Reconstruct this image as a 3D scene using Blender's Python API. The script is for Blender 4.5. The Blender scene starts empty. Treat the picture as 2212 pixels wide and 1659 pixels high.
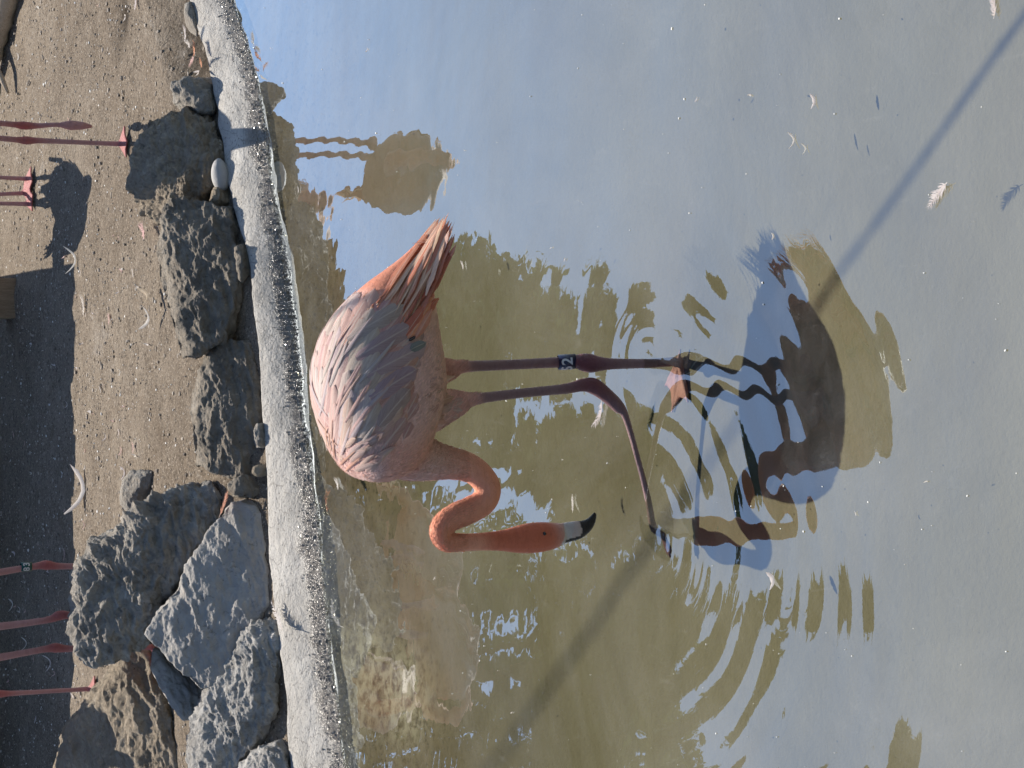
import bpy, bmesh, math, random
import numpy as np
from mathutils import Vector, Matrix, noise
from mathutils.bvhtree import BVHTree

random.seed(7); rng = np.random.default_rng(7)
SC = bpy.context.scene
COL = SC.collection

# ------------------------------------------------------------------ camera
# The photograph is stored lying on its side: world "up" points to the left of the picture.
FPX = 4500.0; TH = math.radians(26.5); CAMH = 2.25
FW = Vector((0, math.cos(TH), -math.sin(TH))); UP = Vector((0, math.sin(TH), math.cos(TH))); RT = Vector((1, 0, 0))
cam_d = bpy.data.cameras.new('camera'); cam = bpy.data.objects.new('camera', cam_d); COL.objects.link(cam)
cam_d.sensor_fit = 'HORIZONTAL'; cam_d.sensor_width = 36.0; cam_d.lens = FPX / 2212.0 * 36.0
cam_d.clip_start = 0.05; cam_d.clip_end = 2000.0
X, Y, Z = -UP, RT, -FW
cam.matrix_world = Matrix(((X[0], Y[0], Z[0], 0), (X[1], Y[1], Z[1], 0), (X[2], Y[2], Z[2], CAMH), (0, 0, 0, 1)))
SC.camera = cam

# ------------------------------------------------------------------ sky and sun
SUN_EL = math.radians(53.0); SUN_AZ = math.radians(4.0)     # azimuth measured from +Y towards +X
world = bpy.data.worlds.new('World'); SC.world = world; world.use_nodes = True
wn = world.node_tree; bg = wn.nodes['Background']
sky = wn.nodes.new('ShaderNodeTexSky'); sky.sky_type = 'NISHITA'; sky.sun_disc = False
sky.sun_elevation = SUN_EL; sky.sun_rotation = SUN_AZ; sky.air_density = 1.0; sky.dust_density = 0.3; sky.ozone_density = 1.3
wn.links.new(sky.outputs[0], bg.inputs[0]); bg.inputs[1].default_value = 0.11
sun_d = bpy.data.lights.new('sun', 'SUN'); sun = bpy.data.objects.new('sun', sun_d); COL.objects.link(sun)
sun_d.energy = 5.0; sun_d.angle = math.radians(0.36); sun_d.color = (1.0, 0.92, 0.80)
SUNV = Vector((math.sin(SUN_AZ) * math.cos(SUN_EL), math.cos(SUN_AZ) * math.cos(SUN_EL), math.sin(SUN_EL)))
sun.rotation_euler = SUNV.to_track_quat('Z', 'Y').to_euler()
vs = SC.view_settings; vs.view_transform = 'Standard'; vs.look = 'None'; vs.gamma = 1.0; vs.use_curve_mapping = False
vs.exposure = 0.52
SC.render.engine = 'CYCLES'
cy = SC.cycles; cy.use_denoising = True; cy.max_bounces = 5; cy.diffuse_bounces = 2; cy.glossy_bounces = 2; cy.transmission_bounces = 3; cy.transparent_max_bounces = 8
cy.use_adaptive_sampling = True; cy.adaptive_threshold = 0.02
cy.caustics_reflective = False; cy.caustics_refractive = False; cy.sample_clamp_indirect = 6.0; cy.sample_clamp_direct = 30.0
try: cy.denoiser = 'OPENIMAGEDENOISE'
except Exception: pass

# ------------------------------------------------------------------ helpers
def ray(x, y):
    return RT * (829.5 - y) + FW * FPX - UP * (x - 1106.0)
def onz(x, y, z):
    d = ray(x, y); t = (z - CAMH) / d.z
    return Vector((0, 0, CAMH)) + d * t
def atY(x, y, yy):
    d = ray(x, y); return Vector((0, 0, CAMH)) + d * (yy / d.y)
def link(o, parent=None):
    COL.objects.link(o)
    if parent is not None: o.parent = parent
    return o
def tag(o, label=None, cat=None, group=None, kind=None):
    if label: o['label'] = label
    if cat: o['category'] = cat
    if group: o['group'] = group
    if kind: o['kind'] = kind
    return o
def empty(name, loc=(0, 0, 0), rz=0.0):
    o = bpy.data.objects.new(name, None); o.location = loc; o.rotation_euler = (0, 0, rz); o.empty_display_size = 0.1
    return link(o)
def mesh_from(name, V, Fc, smooth=True):
    m = bpy.data.meshes.new(name); m.from_pydata([tuple(v) for v in V], [], Fc)
    if smooth: m.polygons.foreach_set('use_smooth', [True] * len(m.polygons))
    m.update(); return m
def grid_mesh(name, P):
    """P: (n, m, 3) array of points"""
    n, k, _ = P.shape
    m = bpy.data.meshes.new(name)
    m.vertices.add(n * k); m.vertices.foreach_set('co', P.reshape(-1).astype(np.float32))
    i = np.arange(n * k).reshape(n, k)
    q = np.stack([i[:-1, :-1], i[:-1, 1:], i[1:, 1:], i[1:, :-1]], -1).reshape(-1, 4)
    m.loops.add(q.size); m.loops.foreach_set('vertex_index', q.reshape(-1).astype(np.int32))
    m.polygons.add(len(q)); m.polygons.foreach_set('loop_start', (np.arange(len(q)) * 4).astype(np.int32))
    try: m.polygons.foreach_set('loop_total', np.full(len(q), 4, np.int32))
    except Exception: pass
    m.polygons.foreach_set('use_smooth', np.ones(len(q), bool))
    m.update(calc_edges=True); m.validate()
    return m
def obj(name, mesh, mat=None, parent=None, loc=None):
    o = bpy.data.objects.new(name, mesh)
    if mat is not None and not mesh.materials: mesh.materials.append(mat)
    if loc is not None: o.location = loc
    return link(o, parent)
def tube(pts, rad, seg=12, flat=1.0, side=Vector((0, 1, 0)), cap=True):
    """tube along pts; rad = in-plane radius list; flat = ratio of radius along `side`"""
    V = []; Fc = []; n = len(pts)
    pts = [Vector(p) for p in pts]
    for i, p in enumerate(pts):
        a = pts[max(i - 1, 0)]; b = pts[min(i + 1, n - 1)]
        t = (b - a).normalized()
        s = (side - t * side.dot(t))
        if s.length < 1e-4: s = Vector((1, 0, 0)) - t * t.x
        s.normalize(); u = t.cross(s)
        fl = flat[i] if isinstance(flat, (list, tuple)) else flat
        for k in range(seg):
            a_ = 2 * math.pi * k / seg
            V.append(p + u * math.cos(a_) * rad[i] + s * math.sin(a_) * rad[i] * fl)
    for i in range(n - 1):
        for k in range(seg):
            k2 = (k + 1) % seg
            Fc.append((i * seg + k, i * seg + k2, (i + 1) * seg + k2, (i + 1) * seg + k))
    if cap:
        Fc.append(tuple(range(seg - 1, -1, -1))); Fc.append(tuple((n - 1) * seg + k for k in range(seg)))
    return V, Fc
def join(parts):
    V = []; Fc = []
    for v, f in parts:
        o = len(V); V += list(v); Fc += [tuple(i + o for i in q) for q in f]
    return V, Fc
def resample(pts, per=5):
    """Catmull-Rom through tuples of numbers"""
    P = [np.array(p, float) for p in pts]; out = []
    for i in range(len(P) - 1):
        p0 = P[max(i - 1, 0)]; p1 = P[i]; p2 = P[i + 1]; p3 = P[min(i + 2, len(P) - 1)]
        for k in range(per):
            t = k / per
            out.append(0.5 * ((2 * p1) + (-p0 + p2) * t + (2 * p0 - 5 * p1 + 4 * p2 - p3) * t * t + (-p0 + 3 * p1 - 3 * p2 + p3) * t ** 3))
    out.append(P[-1]); return out
def remesh(V, Fc, voxel, smooth_it=2, smooth_f=0.5):
    m = mesh_from('tmp', V, Fc); o = bpy.data.objects.new('tmp', m); COL.objects.link(o)
    md = o.modifiers.new('r', 'REMESH'); md.mode = 'VOXEL'; md.voxel_size = voxel; md.use_smooth_shade = True
    if smooth_it:
        s = o.modifiers.new('s', 'SMOOTH'); s.factor = smooth_f; s.iterations = smooth_it
    dg = bpy.context.evaluated_depsgraph_get(); dg.update()
    r = bpy.data.meshes.new_from_object(o.evaluated_get(dg))
    bpy.data.objects.remove(o); bpy.data.meshes.remove(m)
    return r
def coords(m):
    a = np.empty(len(m.vertices) * 3, np.float32); m.vertices.foreach_get('co', a); return a.reshape(-1, 3)
def set_coords(m, a):
    m.vertices.foreach_set('co', a.astype(np.float32).reshape(-1)); m.update()
def normals(m):
    a = np.empty(len(m.vertices) * 3, np.float32); m.vertices.foreach_get('normal', a); return a.reshape(-1, 3)

# ------------------------------------------------------------------ materials
class NB:
    def __init__(s, name):
        s.m = bpy.data.materials.new(name); s.m.use_nodes = True; s.t = s.m.node_tree
        s.b = s.t.nodes['Principled BSDF']; s.out = s.t.nodes['Material Output']
    def n(s, typ, **kw):
        nd = s.t.nodes.new(typ)
        for k, v in kw.items():
            if k.startswith('i_'):
                key = k[2:]; key = int(key) if key.isdigit() else key.replace('_', ' ')
                nd.inputs[key].default_value = v
            else: setattr(nd, k, v)
        return nd
    def l(s, a, b): s.t.links.new(a, b)
    def tex(s, kind='Object'):
        return s.n('ShaderNodeTexCoord').outputs[kind]
    def noise(s, vec, scale, detail=4, rough=0.55, dist=0.0):
        nd = s.n('ShaderNodeTexNoise'); nd.inputs['Scale'].default_value = scale; nd.inputs['Detail'].default_value = detail
        nd.inputs['Roughness'].default_value = rough; nd.inputs['Distortion'].default_value = dist
        s.l(vec, nd.inputs['Vector']); return nd.outputs['Fac']
    def ramp(s, fac, stops, interp='LINEAR'):
        nd = s.n('ShaderNodeValToRGB'); e = nd.color_ramp.elements; nd.color_ramp.interpolation = interp
        while len(e) < len(stops): e.new(0.5)
        for el, (p, c) in zip(e, stops):
            el.position = p; el.color = (c, c, c, 1) if isinstance(c, (int, float)) else (*c, 1)
        s.l(fac, nd.inputs[0]); return nd.outputs[0]
    def mix(s, fac, a, b, mode='MIX'):
        nd = s.n('ShaderNodeMix', data_type='RGBA', blend_type=mode)
        for sock, v in ((nd.inputs[0], fac), (nd.inputs[6], a), (nd.inputs[7], b)):
            if isinstance(v, (int, float)): sock.default_value = v
            elif isinstance(v, tuple): sock.default_value = (*v, 1)
            else: s.l(v, sock)
        return nd.outputs[2]
    def math(s, op, a, b=None, clamp=False):
        nd = s.n('ShaderNodeMath', operation=op, use_clamp=clamp)
        for sock, v in ((nd.inputs[0], a), (nd.inputs[1], b)):
            if v is None: continue
            if isinstance(v, (int, float)): sock.default_value = v
            else: s.l(v, sock)
        return nd.outputs[0]
    def bump(s, h, strength, dist, prev=None):
        nd = s.n('ShaderNodeBump'); nd.inputs['Strength'].default_value = strength; nd.inputs['Distance'].default_value = dist
        s.l(h, nd.inputs['Height'])
        if prev is not None: s.l(prev, nd.inputs['Normal'])
        return nd.outputs['Normal']
    def set(s, col=None, rough=None, normal=None, spec=None):
        for key, v in (('Base Color', col), ('Roughness', rough), ('Normal', normal), ('Specular IOR Level', spec)):
            if v is None: continue
            if isinstance(v, (int, float)): s.b.inputs[key].default_value = v
            elif isinstance(v, tuple): s.b.inputs[key].default_value = (*v, 1)
            else: s.l(v, s.b.inputs[key])
        return s.m

def mat_soil():
    b = NB('soil'); v = b.tex()
    big = b.noise(v, 1.3, 5, .6); fine = b.noise(v, 55, 6, .7); mid = b.noise(v, 14, 5, .6)
    c = b.ramp(big, [(.3, (.185, .148, .112)), (.5, (.250, .206, .160)), (.72, (.318, .268, .214))])
    c = b.mix(b.ramp(mid, [(.35, 0.0), (.7, .55)]), c, (.16, .122, .086))
    c = b.mix(b.ramp(fine, [(.34, .9), (.47, 0.0)]), c, (.07, .054, .040))
    spk = b.noise(v, 130, 3, .6)
    c = b.mix(b.ramp(spk, [(.58, 0.0), (.68, .8)]), c, (.50, .43, .35))
    c = b.mix(b.ramp(spk, [(.30, .8), (.38, 0.0)]), c, (.05, .04, .03))
    vor = b.n('ShaderNodeTexVoronoi'); vor.inputs['Scale'].default_value = 75; b.l(v, vor.inputs['Vector'])
    c = b.mix(b.ramp(vor.outputs['Distance'], [(.10, .75), (.17, 0.0)]), c, (.52, .46, .39))
    # darker brown patches in the hollow along the rim, each with its own outline
    at = b.n('ShaderNodeAttribute', attribute_name='dark_patch')
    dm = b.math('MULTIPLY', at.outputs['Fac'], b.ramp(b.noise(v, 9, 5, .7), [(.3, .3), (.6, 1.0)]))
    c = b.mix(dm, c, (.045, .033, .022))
    c = b.mix(b.ramp(b.noise(v, 3.2, 6, .7, .8), [(.60, 0.0), (.72, .55)]), c, (.42, .385, .345))
    c = b.mix(b.ramp(b.noise(v, 2.1, 6, .7, 1.5), [(.30, .6), (.42, 0.0)]), c, (.17, .128, .09))
    h = b.math('ADD', b.math('MULTIPLY', fine, .6), b.math('MULTIPLY', vor.outputs['Distance'], .35))
    n = b.bump(b.noise(v, 26, 7, .8), 1.0, .014); n = b.bump(h, 1.0, .008, n)
    return b.set(c, .95, n, .2)
def mat_rock(name, ca, cb, cc, bump=.03, scale=1.0, pits=.4, dirt=.5, streak=None):
    b = NB(name); v = b.tex()
    if streak:
        mp = b.n('ShaderNodeMapping'); mp.inputs['Scale'].default_value = streak; b.l(v, mp.inputs[0]); v2 = mp.outputs[0]
    else: v2 = v
    a = b.noise(v2, 7 * scale, 5, .65, .6); f = b.noise(v, 95 * scale, 4, .7); k = b.noise(v2, 34 * scale, 5, .75, 1.0)
    c = b.ramp(a, [(.3, ca), (.52, cb), (.72, cc)])
    c = b.mix(b.ramp(k, [(.30, .75), (.42, 0.0)]), c, tuple(x * .38 for x in ca))
    c = b.mix(b.ramp(f, [(.62, 0.0), (.8, .5)]), c, tuple(min(1, x * 1.35) for x in cc))
    geo = b.n('ShaderNodeNewGeometry'); sep = b.n('ShaderNodeSeparateXYZ'); b.l(geo.outputs['Normal'], sep.inputs[0])
    up = b.math('MULTIPLY', b.ramp(sep.outputs['Z'], [(.62, 0.0), (.9, 1.0)]), b.ramp(k, [(.35, 0.0), (.6, dirt)]))
    c = b.mix(up, c, (.29, .235, .175))                      # soil lying on the top faces
    vor = b.n('ShaderNodeTexVoronoi', feature='DISTANCE_TO_EDGE'); vor.inputs['Scale'].default_value = 11 * scale; b.l(v2, vor.inputs['Vector'])
    crack = b.ramp(vor.outputs['Distance'], [(.0, 0.0), (.05, 1.0)])
    n = b.bump(k, 1.0, bump * .5); n = b.bump(f, .8, bump * .14, n); n = b.bump(crack, pits * .3, bump * .1, n)
    return b.set(c, .86, n, .3)
def mat_rim():
    b = NB('rim_cement'); v = b.tex()
    a = b.noise(v, 5, 5, .6); f = b.noise(v, 110, 4, .7); g = b.noise(v, 38, 5, .7)
    c = b.ramp(a, [(.3, (.31, .295, .272)), (.55, (.43, .412, .385)), (.75, (.55, .532, .502))])
    c = b.mix(b.ramp(f, [(.34, .9), (.44, 0.0)]), c, (.13, .12, .11))
    c = b.mix(b.ramp(b.noise(v, 17, 6, .75, .8), [(.30, .7), (.40, 0.0)]), c, (.24, .225, .21))
    wv = b.n('ShaderNodeTexVoronoi', feature='DISTANCE_TO_EDGE'); wv.inputs['Scale'].default_value = 7; b.l(b.mix(.12, v, b.n('ShaderNodeTexNoise', i_Scale=6.0).outputs['Color'], 'ADD'), wv.inputs['Vector'])
    c = b.mix(b.ramp(wv.outputs['Distance'], [(.0, .55), (.012, 0.0)]), c, (.10, .09, .08))
    at = b.n('ShaderNodeAttribute', attribute_name='wet'); wet = at.outputs['Fac']
    wetn = b.math('MULTIPLY', wet, b.ramp(g, [(.25, .5), (.55, 1.0)]))
    c = b.mix(wetn, c, (.20, .18, .155))
    al = b.n('ShaderNodeAttribute', attribute_name='algae')
    c = b.mix(al.outputs['Fac'], c, (.17, .145, .10))
    r = b.ramp(wetn, [(0.0, .75), (.45, .25), (1.0, .10)])
    n = b.bump(g, .9, .011); n = b.bump(f, .9, .005, n)
    return b.set(c, r, n, .5)
def mat_floor():
    b = NB('pool_floor'); v = b.tex()
    a = b.noise(v, 1.4, 6, .62, .4); g = b.noise(v, 60, 4, .75); k = b.noise(v, 6, 6, .7, .5)
    at = b.n('ShaderNodeAttribute', attribute_name='shallow')
    deep = b.ramp(a, [(.3, (.190, .172, .132)), (.5, (.232, .213, .169)), (.72, (.275, .253, .205))])
    shal = b.ramp(k, [(.3, (.18, .140, .102)), (.55, (.255, .208, .156)), (.75, (.33, .28, .22))])
    shal = b.mix(b.ramp(g, [(.34, .85), (.46, 0.0)]), shal, (.085, .068, .048))
    deep = b.mix(b.ramp(k, [(.3, .35), (.45, 0.0)]), deep, (.20, .175, .105))
    deep = b.mix(b.ramp(g, [(.28, .4), (.36, 0.0)]), deep, (.16, .14, .085))
    c = b.mix(at.outputs['Fac'], deep, shal)
    pl = b.n('ShaderNodeAttribute', attribute_name='bank_reflect')  # pale reflection of the lit bank, painted into the floor colour
    c = b.mix(b.math('MULTIPLY', pl.outputs['Fac'], b.ramp(b.noise(v, 30, 6, .75, .3), [(.40, 0.0), (.56, 1.0)])), c, (.60, .55, .47))
    n = b.bump(g, .5, .008)
    return b.set(c, .9, n, .1)
def mat_water():
    b = NB('water'); t = b.t; t.nodes.remove(b.b)
    v = b.tex()
    n1 = b.noise(v, 16, 2, .5)
    nrm = b.bump(n1, .12, .0010)
    fr = b.n('ShaderNodeFresnel'); fr.inputs['IOR'].default_value = 1.33; b.l(nrm, fr.inputs['Normal'])
    fac = b.math('ADD', b.math('MULTIPLY', fr.outputs[0], 3.5), .105, True)
    tr = b.n('ShaderNodeBsdfTransparent'); tr.inputs[0].default_value = (.86, .87, .76, 1)
    gl = b.n('ShaderNodeBsdfGlossy'); gl.inputs['Roughness'].default_value = .012; gl.inputs['Color'].default_value = (.84, .93, 1, 1); b.l(nrm, gl.inputs['Normal'])
    mx = b.n('ShaderNodeMixShader'); b.l(fac, mx.inputs[0]); b.l(tr.outputs[0], mx.inputs[1]); b.l(gl.outputs[0], mx.inputs[2])
    df = b.n('ShaderNodeBsdfDiffuse'); df.inputs[0].default_value = (.42, .42, .41, 1)
    film = b.math('MULTIPLY', b.ramp(b.noise(v, 1.1, 7, .72, 1.2), [(.42, 0.0), (.75, 1.0)]), .10)
    mp = b.n('ShaderNodeMapping'); mp.inputs['Scale'].default_value = (3.0, .7, 1); b.l(v, mp.inputs[0])
    film2 = b.math('MULTIPLY', b.ramp(b.noise(mp.outputs[0], 9, 6, .75, .6), [(.60, 0.0), (.74, 1.0)]), .07)
    m2 = b.n('ShaderNodeMixShader'); b.l(b.math('ADD', film, film2), m2.inputs[0]); b.l(mx.outputs[0], m2.inputs[1]); b.l(df.outputs[0], m2.inputs[2])
    b.l(m2.outputs[0], b.out.inputs['Surface']); return b.m
def mat_plumage():
    b = NB('plumage'); at = b.n('ShaderNodeAttribute', attribute_name='col'); v = b.tex()
    mp = b.n('ShaderNodeMapping'); mp.inputs['Scale'].default_value = (1, 1, 2.2); b.l(v, mp.inputs[0])
    a = b.noise(mp.outputs[0], 45, 6, .65, .6); f = b.noise(v, 190, 4, .7)
    c = b.mix(b.ramp(a, [(.3, .45), (.6, 0.0)]), at.outputs['Color'], b.mix(1.0, at.outputs['Color'], (.72, .60, .58), 'MULTIPLY'))
    n = b.bump(a, .45, .010); n = b.bump(f, .5, .004, n)
    b.set(c, at.outputs['Alpha'], n, .3)
    b.b.inputs['Subsurface Weight'].default_value = 0.0
    b.b.inputs['Sheen Weight'].default_value = .08; b.b.inputs['Sheen Roughness'].default_value = .5
    return b.m
def mat_feather(name, transl=.35, bands=True):
    """colour from the object's own colour; shaft and barbs from the feather's own uv"""
    b = NB(name); oi = b.n('ShaderNodeObjectInfo'); uv = b.n('ShaderNodeUVMap'); uv.uv_map = 'uv'
    sep = b.n('ShaderNodeSeparateXYZ'); b.l(uv.outputs[0], sep.inputs[0])
    au = b.math('ABSOLUTE', b.math('SUBTRACT', sep.outputs['X'], .5))
    cv = b.n('ShaderNodeCombineXYZ')
    b.l(b.math('ADD', b.math('MULTIPLY', sep.outputs['Y'], 1.0), b.math('MULTIPLY', au, -.9)), cv.inputs[0]); b.l(b.math('MULTIPLY', au, .12), cv.inputs[1])
    b.l(b.math('MULTIPLY', oi.outputs['Random'], 20), cv.inputs[2])
    barb = b.noise(cv.outputs[0], 34, 4, .7)
    c = b.mix(b.ramp(barb, [(.36, .6), (.62, 0.0)]), oi.outputs['Color'], b.mix(1.0, oi.outputs['Color'], (.66, .55, .55), 'MULTIPLY'))
    shaft = b.ramp(au, [(.02, .55), (.05, 0.0)])
    c = b.mix(shaft, c, (.80, .70, .62))
    n = b.bump(barb, .5, .002)
    b.set(c, .62, n, .3)
    tl = b.n('ShaderNodeBsdfTranslucent'); b.l(c, tl.inputs[0])
    mx = b.n('ShaderNodeMixShader'); mx.inputs[0].default_value = transl
    b.l(b.b.outputs[0], mx.inputs[1]); b.l(tl.outputs[0], mx.inputs[2]); b.l(mx.outputs[0], b.out.inputs['Surface'])
    return b.m
def mat_plain(name, col, rough=.6, spec=.4, var=.25, scale=40, bump=.0):
    b = NB(name); v = b.tex(); a = b.noise(v, scale, 5, .65)
    c = b.mix(b.ramp(a, [(.3, var), (.65, 0.0)]), col, tuple(x * .55 for x in col))
    return b.set(c, rough, b.bump(a, .5, bump) if bump else None, spec)
def mat_wood(name, ca, cb, axis=(1, 1, 12)):
    b = NB(name); v = b.tex(); mp = b.n('ShaderNodeMapping'); mp.inputs['Scale'].default_value = axis; b.l(v, mp.inputs[0])
    a = b.noise(mp.outputs[0], 9, 7, .7, .8); f = b.noise(mp.outputs[0], 40, 4, .7)
    c = b.ramp(a, [(.3, ca), (.65, cb)]); c = b.mix(b.ramp(f, [(.3, .5), (.5, 0.0)]), c, tuple(x * .5 for x in ca))
    return b.set(c, .8, b.bump(a, .6, .01), .25)
def mat_leaf(name, ca, cb):
    b = NB(name); geo = b.n('ShaderNodeNewGeometry')
    c = b.ramp(geo.outputs['Random Per Island'], [(0, ca), (1, cb)])
    b.set(c, .6, None, .3); tl = b.n('ShaderNodeBsdfTranslucent'); b.l(c, tl.inputs[0])
    mx = b.n('ShaderNodeMixShader'); mx.inputs[0].default_value = .3
    b.l(b.b.outputs[0], mx.inputs[1]); b.l(tl.outputs[0], mx.inputs[2]); b.l(mx.outputs[0], b.out.inputs['Surface'])
    return b.m

M = dict(
    soil=mat_soil(), rim=mat_rim(), floor=mat_floor(), water=mat_water(), plumage=mat_plumage(),
    feather=mat_feather('feather', .3), tail=mat_feather('tail_feather', .22), down=mat_feather('down_feather', .5),
    grey=mat_rock('rock_grey', (.21, .195, .175), (.34, .32, .29), (.48, .455, .415), .034),
    slab=mat_rock('rock_slab', (.30, .285, .27), (.385, .37, .35), (.48, .46, .435), .018, .8, .3, .3),
    dark=mat_rock('rock_dark', (.135, .122, .105), (.235, .212, .18), (.36, .33, .285), .03, 1, .35, .6),
    pale=mat_rock('rock_pale', (.30, .285, .265), (.44, .425, .40), (.58, .565, .54), .035, 1.2, .5, .1),
    tan=mat_rock('rock_tan', (.24, .195, .145), (.375, .315, .24), (.50, .435, .35), .034, 1.2, .6, .8),
    egg=mat_plain('smooth_pale_stone', (.44, .43, .42), .7, .3, .5, 22, .012),
    wood=mat_wood('weathered_wood', (.20, .135, .085), (.33, .24, .16), (14, 14, 1.2)),
    log=mat_wood('bare_branch', (.36, .28, .20), (.58, .49, .38), (1.5, 12, 12)),
    rope=mat_plain('rope', (.22, .18, .12), .9, .1, .4, 60, .003),
    bark=mat_wood('bark', (.07, .05, .035), (.14, .10, .07), (8, 8, 1)),
    leaf=mat_leaf('foliage', (.035, .055, .016), (.085, .11, .035)),
    band_blue=mat_plain('band_navy', (.012, .018, .055), .35, .5, .1), band_green=mat_plain('band_green', (.012, .085, .075), .4, .5, .1),
    digit=mat_plain('digit_white', (.62, .62, .64), .5, .3, .1), eye=mat_plain('eye', (.02, .015, .01), .15, .6, .1),
    pebble=mat_rock('pebble', (.20, .17, .14), (.36, .31, .26), (.55, .50, .44), .01, 3, .2, 0),
    wetgrit=mat_plain('wet_grit', (.20, .185, .165), .10, 1.0, .5, 200),
    white=mat_plain('white_fleck', (.78, .77, .74), .7, .3, .15),
)

# ------------------------------------------------------------------ bank line
EDGE = [(430, -260), (470, -120), (500, 0), (527, 80), (550, 160), (566, 250), (575, 330), (588, 430), (602, 520), (614, 600), (626, 690), (638, 797), (661, 972), (682, 1106), (698, 1273), (712, 1439), (745, 1659), (775, 1800), (800, 1950)]
INNER = [(345, -260), (385, -120), (410, 0), (421, 50), (441, 110), (457, 170), (468, 230), (479, 290), (490, 370), (502, 440), (519, 500), (538, 570), (548, 650), (556, 740), (562, 820), (567, 900), (571, 980), (574, 1060), (578, 1160), (588, 1260), (603, 1380), (614, 1480), (626, 1659), (640, 1800), (655, 1950)]
RIMZ = 0.075
e_pts = np.array([tuple(onz(x, y, 0.0)) for x, y in EDGE]); i_pts = np.array([tuple(onz(x, y, RIMZ)) for x, y in INNER])
o1 = np.argsort(e_pts[:, 0]); e_pts = e_pts[o1]; o2 = np.argsort(i_pts[:, 0]); i_pts = i_pts[o2]
def edge_y(x): return np.interp(x, e_pts[:, 0], e_pts[:, 1])
def inner_y(x): return np.interp(x, i_pts[:, 0], i_pts[:, 1])
def nz(x, y, z=0.0, s=1.0): return noise.noise(Vector((x * s, y * s, z)))
def ground_z(x, y):
    d = max(0.0, float(y - inner_y(x)))
    z = RIMZ - .03 + .085 * min(d / .26, 1.0) + .04 * min(d / 1.2, 1.0) + .02 * min(max(d - 1.2, 0), 6)
    z += .018 * nz(x, y, 1.3, 1.6) + .008 * nz(x, y, 4.1, 5.0)
    return z
def ground_at(x, y):
    z = .13
    for _ in range(6):
        p = onz(x, y, z); z = ground_z(p.x, p.y)
    return onz(x, y, z)

# ------------------------------------------------------------------ ground, rim, floor, water
def nonuni(lo, hi, step, far_lo, far_hi, grow=1.35):
    a = list(np.arange(lo, hi + step * .5, step)); s = step; v = lo
    left = []
    while v > far_lo: s *= grow; v -= s; left.append(v)
    s = step; v = hi; right = []
    while v < far_hi: s *= grow; v += s; right.append(v)
    return np.array(left[::-1] + a + right)
xs = nonuni(-1.95, 1.95, .016, -300, 300); ds = np.concatenate([[-.06, -.03], nonuni(0.0, 3.6, .018, 0, 300)[0:]])
P = np.zeros((len(ds), len(xs), 3)); dark_patch = np.zeros((len(ds), len(xs)))
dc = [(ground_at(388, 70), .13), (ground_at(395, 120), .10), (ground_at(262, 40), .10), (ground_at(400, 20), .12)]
for j, x in enumerate(xs):
    iy = float(inner_y(x))
    for i, d in enumerate(ds):
        y = iy + d; z = ground_z(x, y)
        if d < 0: z -= .05
        if abs(x) < 2.1 and d < 3.8:
            f = noise.fractal(Vector((x * 9, y * 9, 2.0)), 1.0, 2.1, 4)
            z += .008 * f
        for (c, r) in dc[:1] + dc[2:3]:
            q = ((x - c.x) ** 2 + (y - c.y) ** 2) / (r * r)
            if q < 4: z -= .025 * math.exp(-q * 1.5)
        P[i, j] = (x, y, z)
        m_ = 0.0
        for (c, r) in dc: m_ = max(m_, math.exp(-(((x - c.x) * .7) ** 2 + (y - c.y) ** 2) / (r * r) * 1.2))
        dark_patch[i, j] = m_
gm = grid_mesh('ground', P); at = gm.attributes.new('dark_patch', 'FLOAT', 'POINT'); at.data.foreach_set('value', dark_patch.reshape(-1).astype(np.float32))
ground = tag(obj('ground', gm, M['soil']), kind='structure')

xr = nonuni(-1.75, 1.75, .009, -300, 300); nr = 46
P = np.zeros((nr, len(xr), 3)); wet = np.zeros((nr, len(xr))); alg = np.zeros((nr, len(xr)))
for j, x in enumerate(xr):
    iy = float(inner_y(x)); ey = float(edge_y(x)); w = iy - ey
    for i in range(nr):
        t = i / (nr - 1) * 1.55 - .12          # 0 = inner edge, 1 = waterline, >1 under water
        y = iy - w * t
        z = RIMZ * (1 - max(t, 0) ** 1.7) if t <= 1 else -RIMZ * 1.7 * (t - 1) - .12 * (t - 1) ** 2
        if t < 0: z = RIMZ - .5 * (-t) * .9
        f = noise.fractal(Vector((x * 11, y * 11, 7.0)), 1.0, 2.0, 4); g = nz(x, y, 3.0, 3.2)
        z += .0055 * f + .007 * g * (1 - min(max(t, 0), 1) * .6)
        y += .012 * nz(x, 0.0, 9.0, 6.0)
        P[i, j] = (x, y, z)
        wet[i, j] = min(max((t - .66 - .16 * nz(x, 0.0, 5.0, 7.0) - .08 * nz(x, 0.0, 8.0, 31.0)) / .16, 0), 1); alg[i, j] = min(max((t - .99) / .05, 0), 1) * .75
RIMP = P.copy(); rm = grid_mesh('pool_rim', P)
for nm, arr in (('wet', wet), ('algae', alg)):
    a = rm.attributes.new(nm, 'FLOAT', 'POINT'); a.data.foreach_set('value', arr.reshape(-1).astype(np.float32))
rim = tag(obj('pool_rim', rm, M['rim']), kind='structure')

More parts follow.
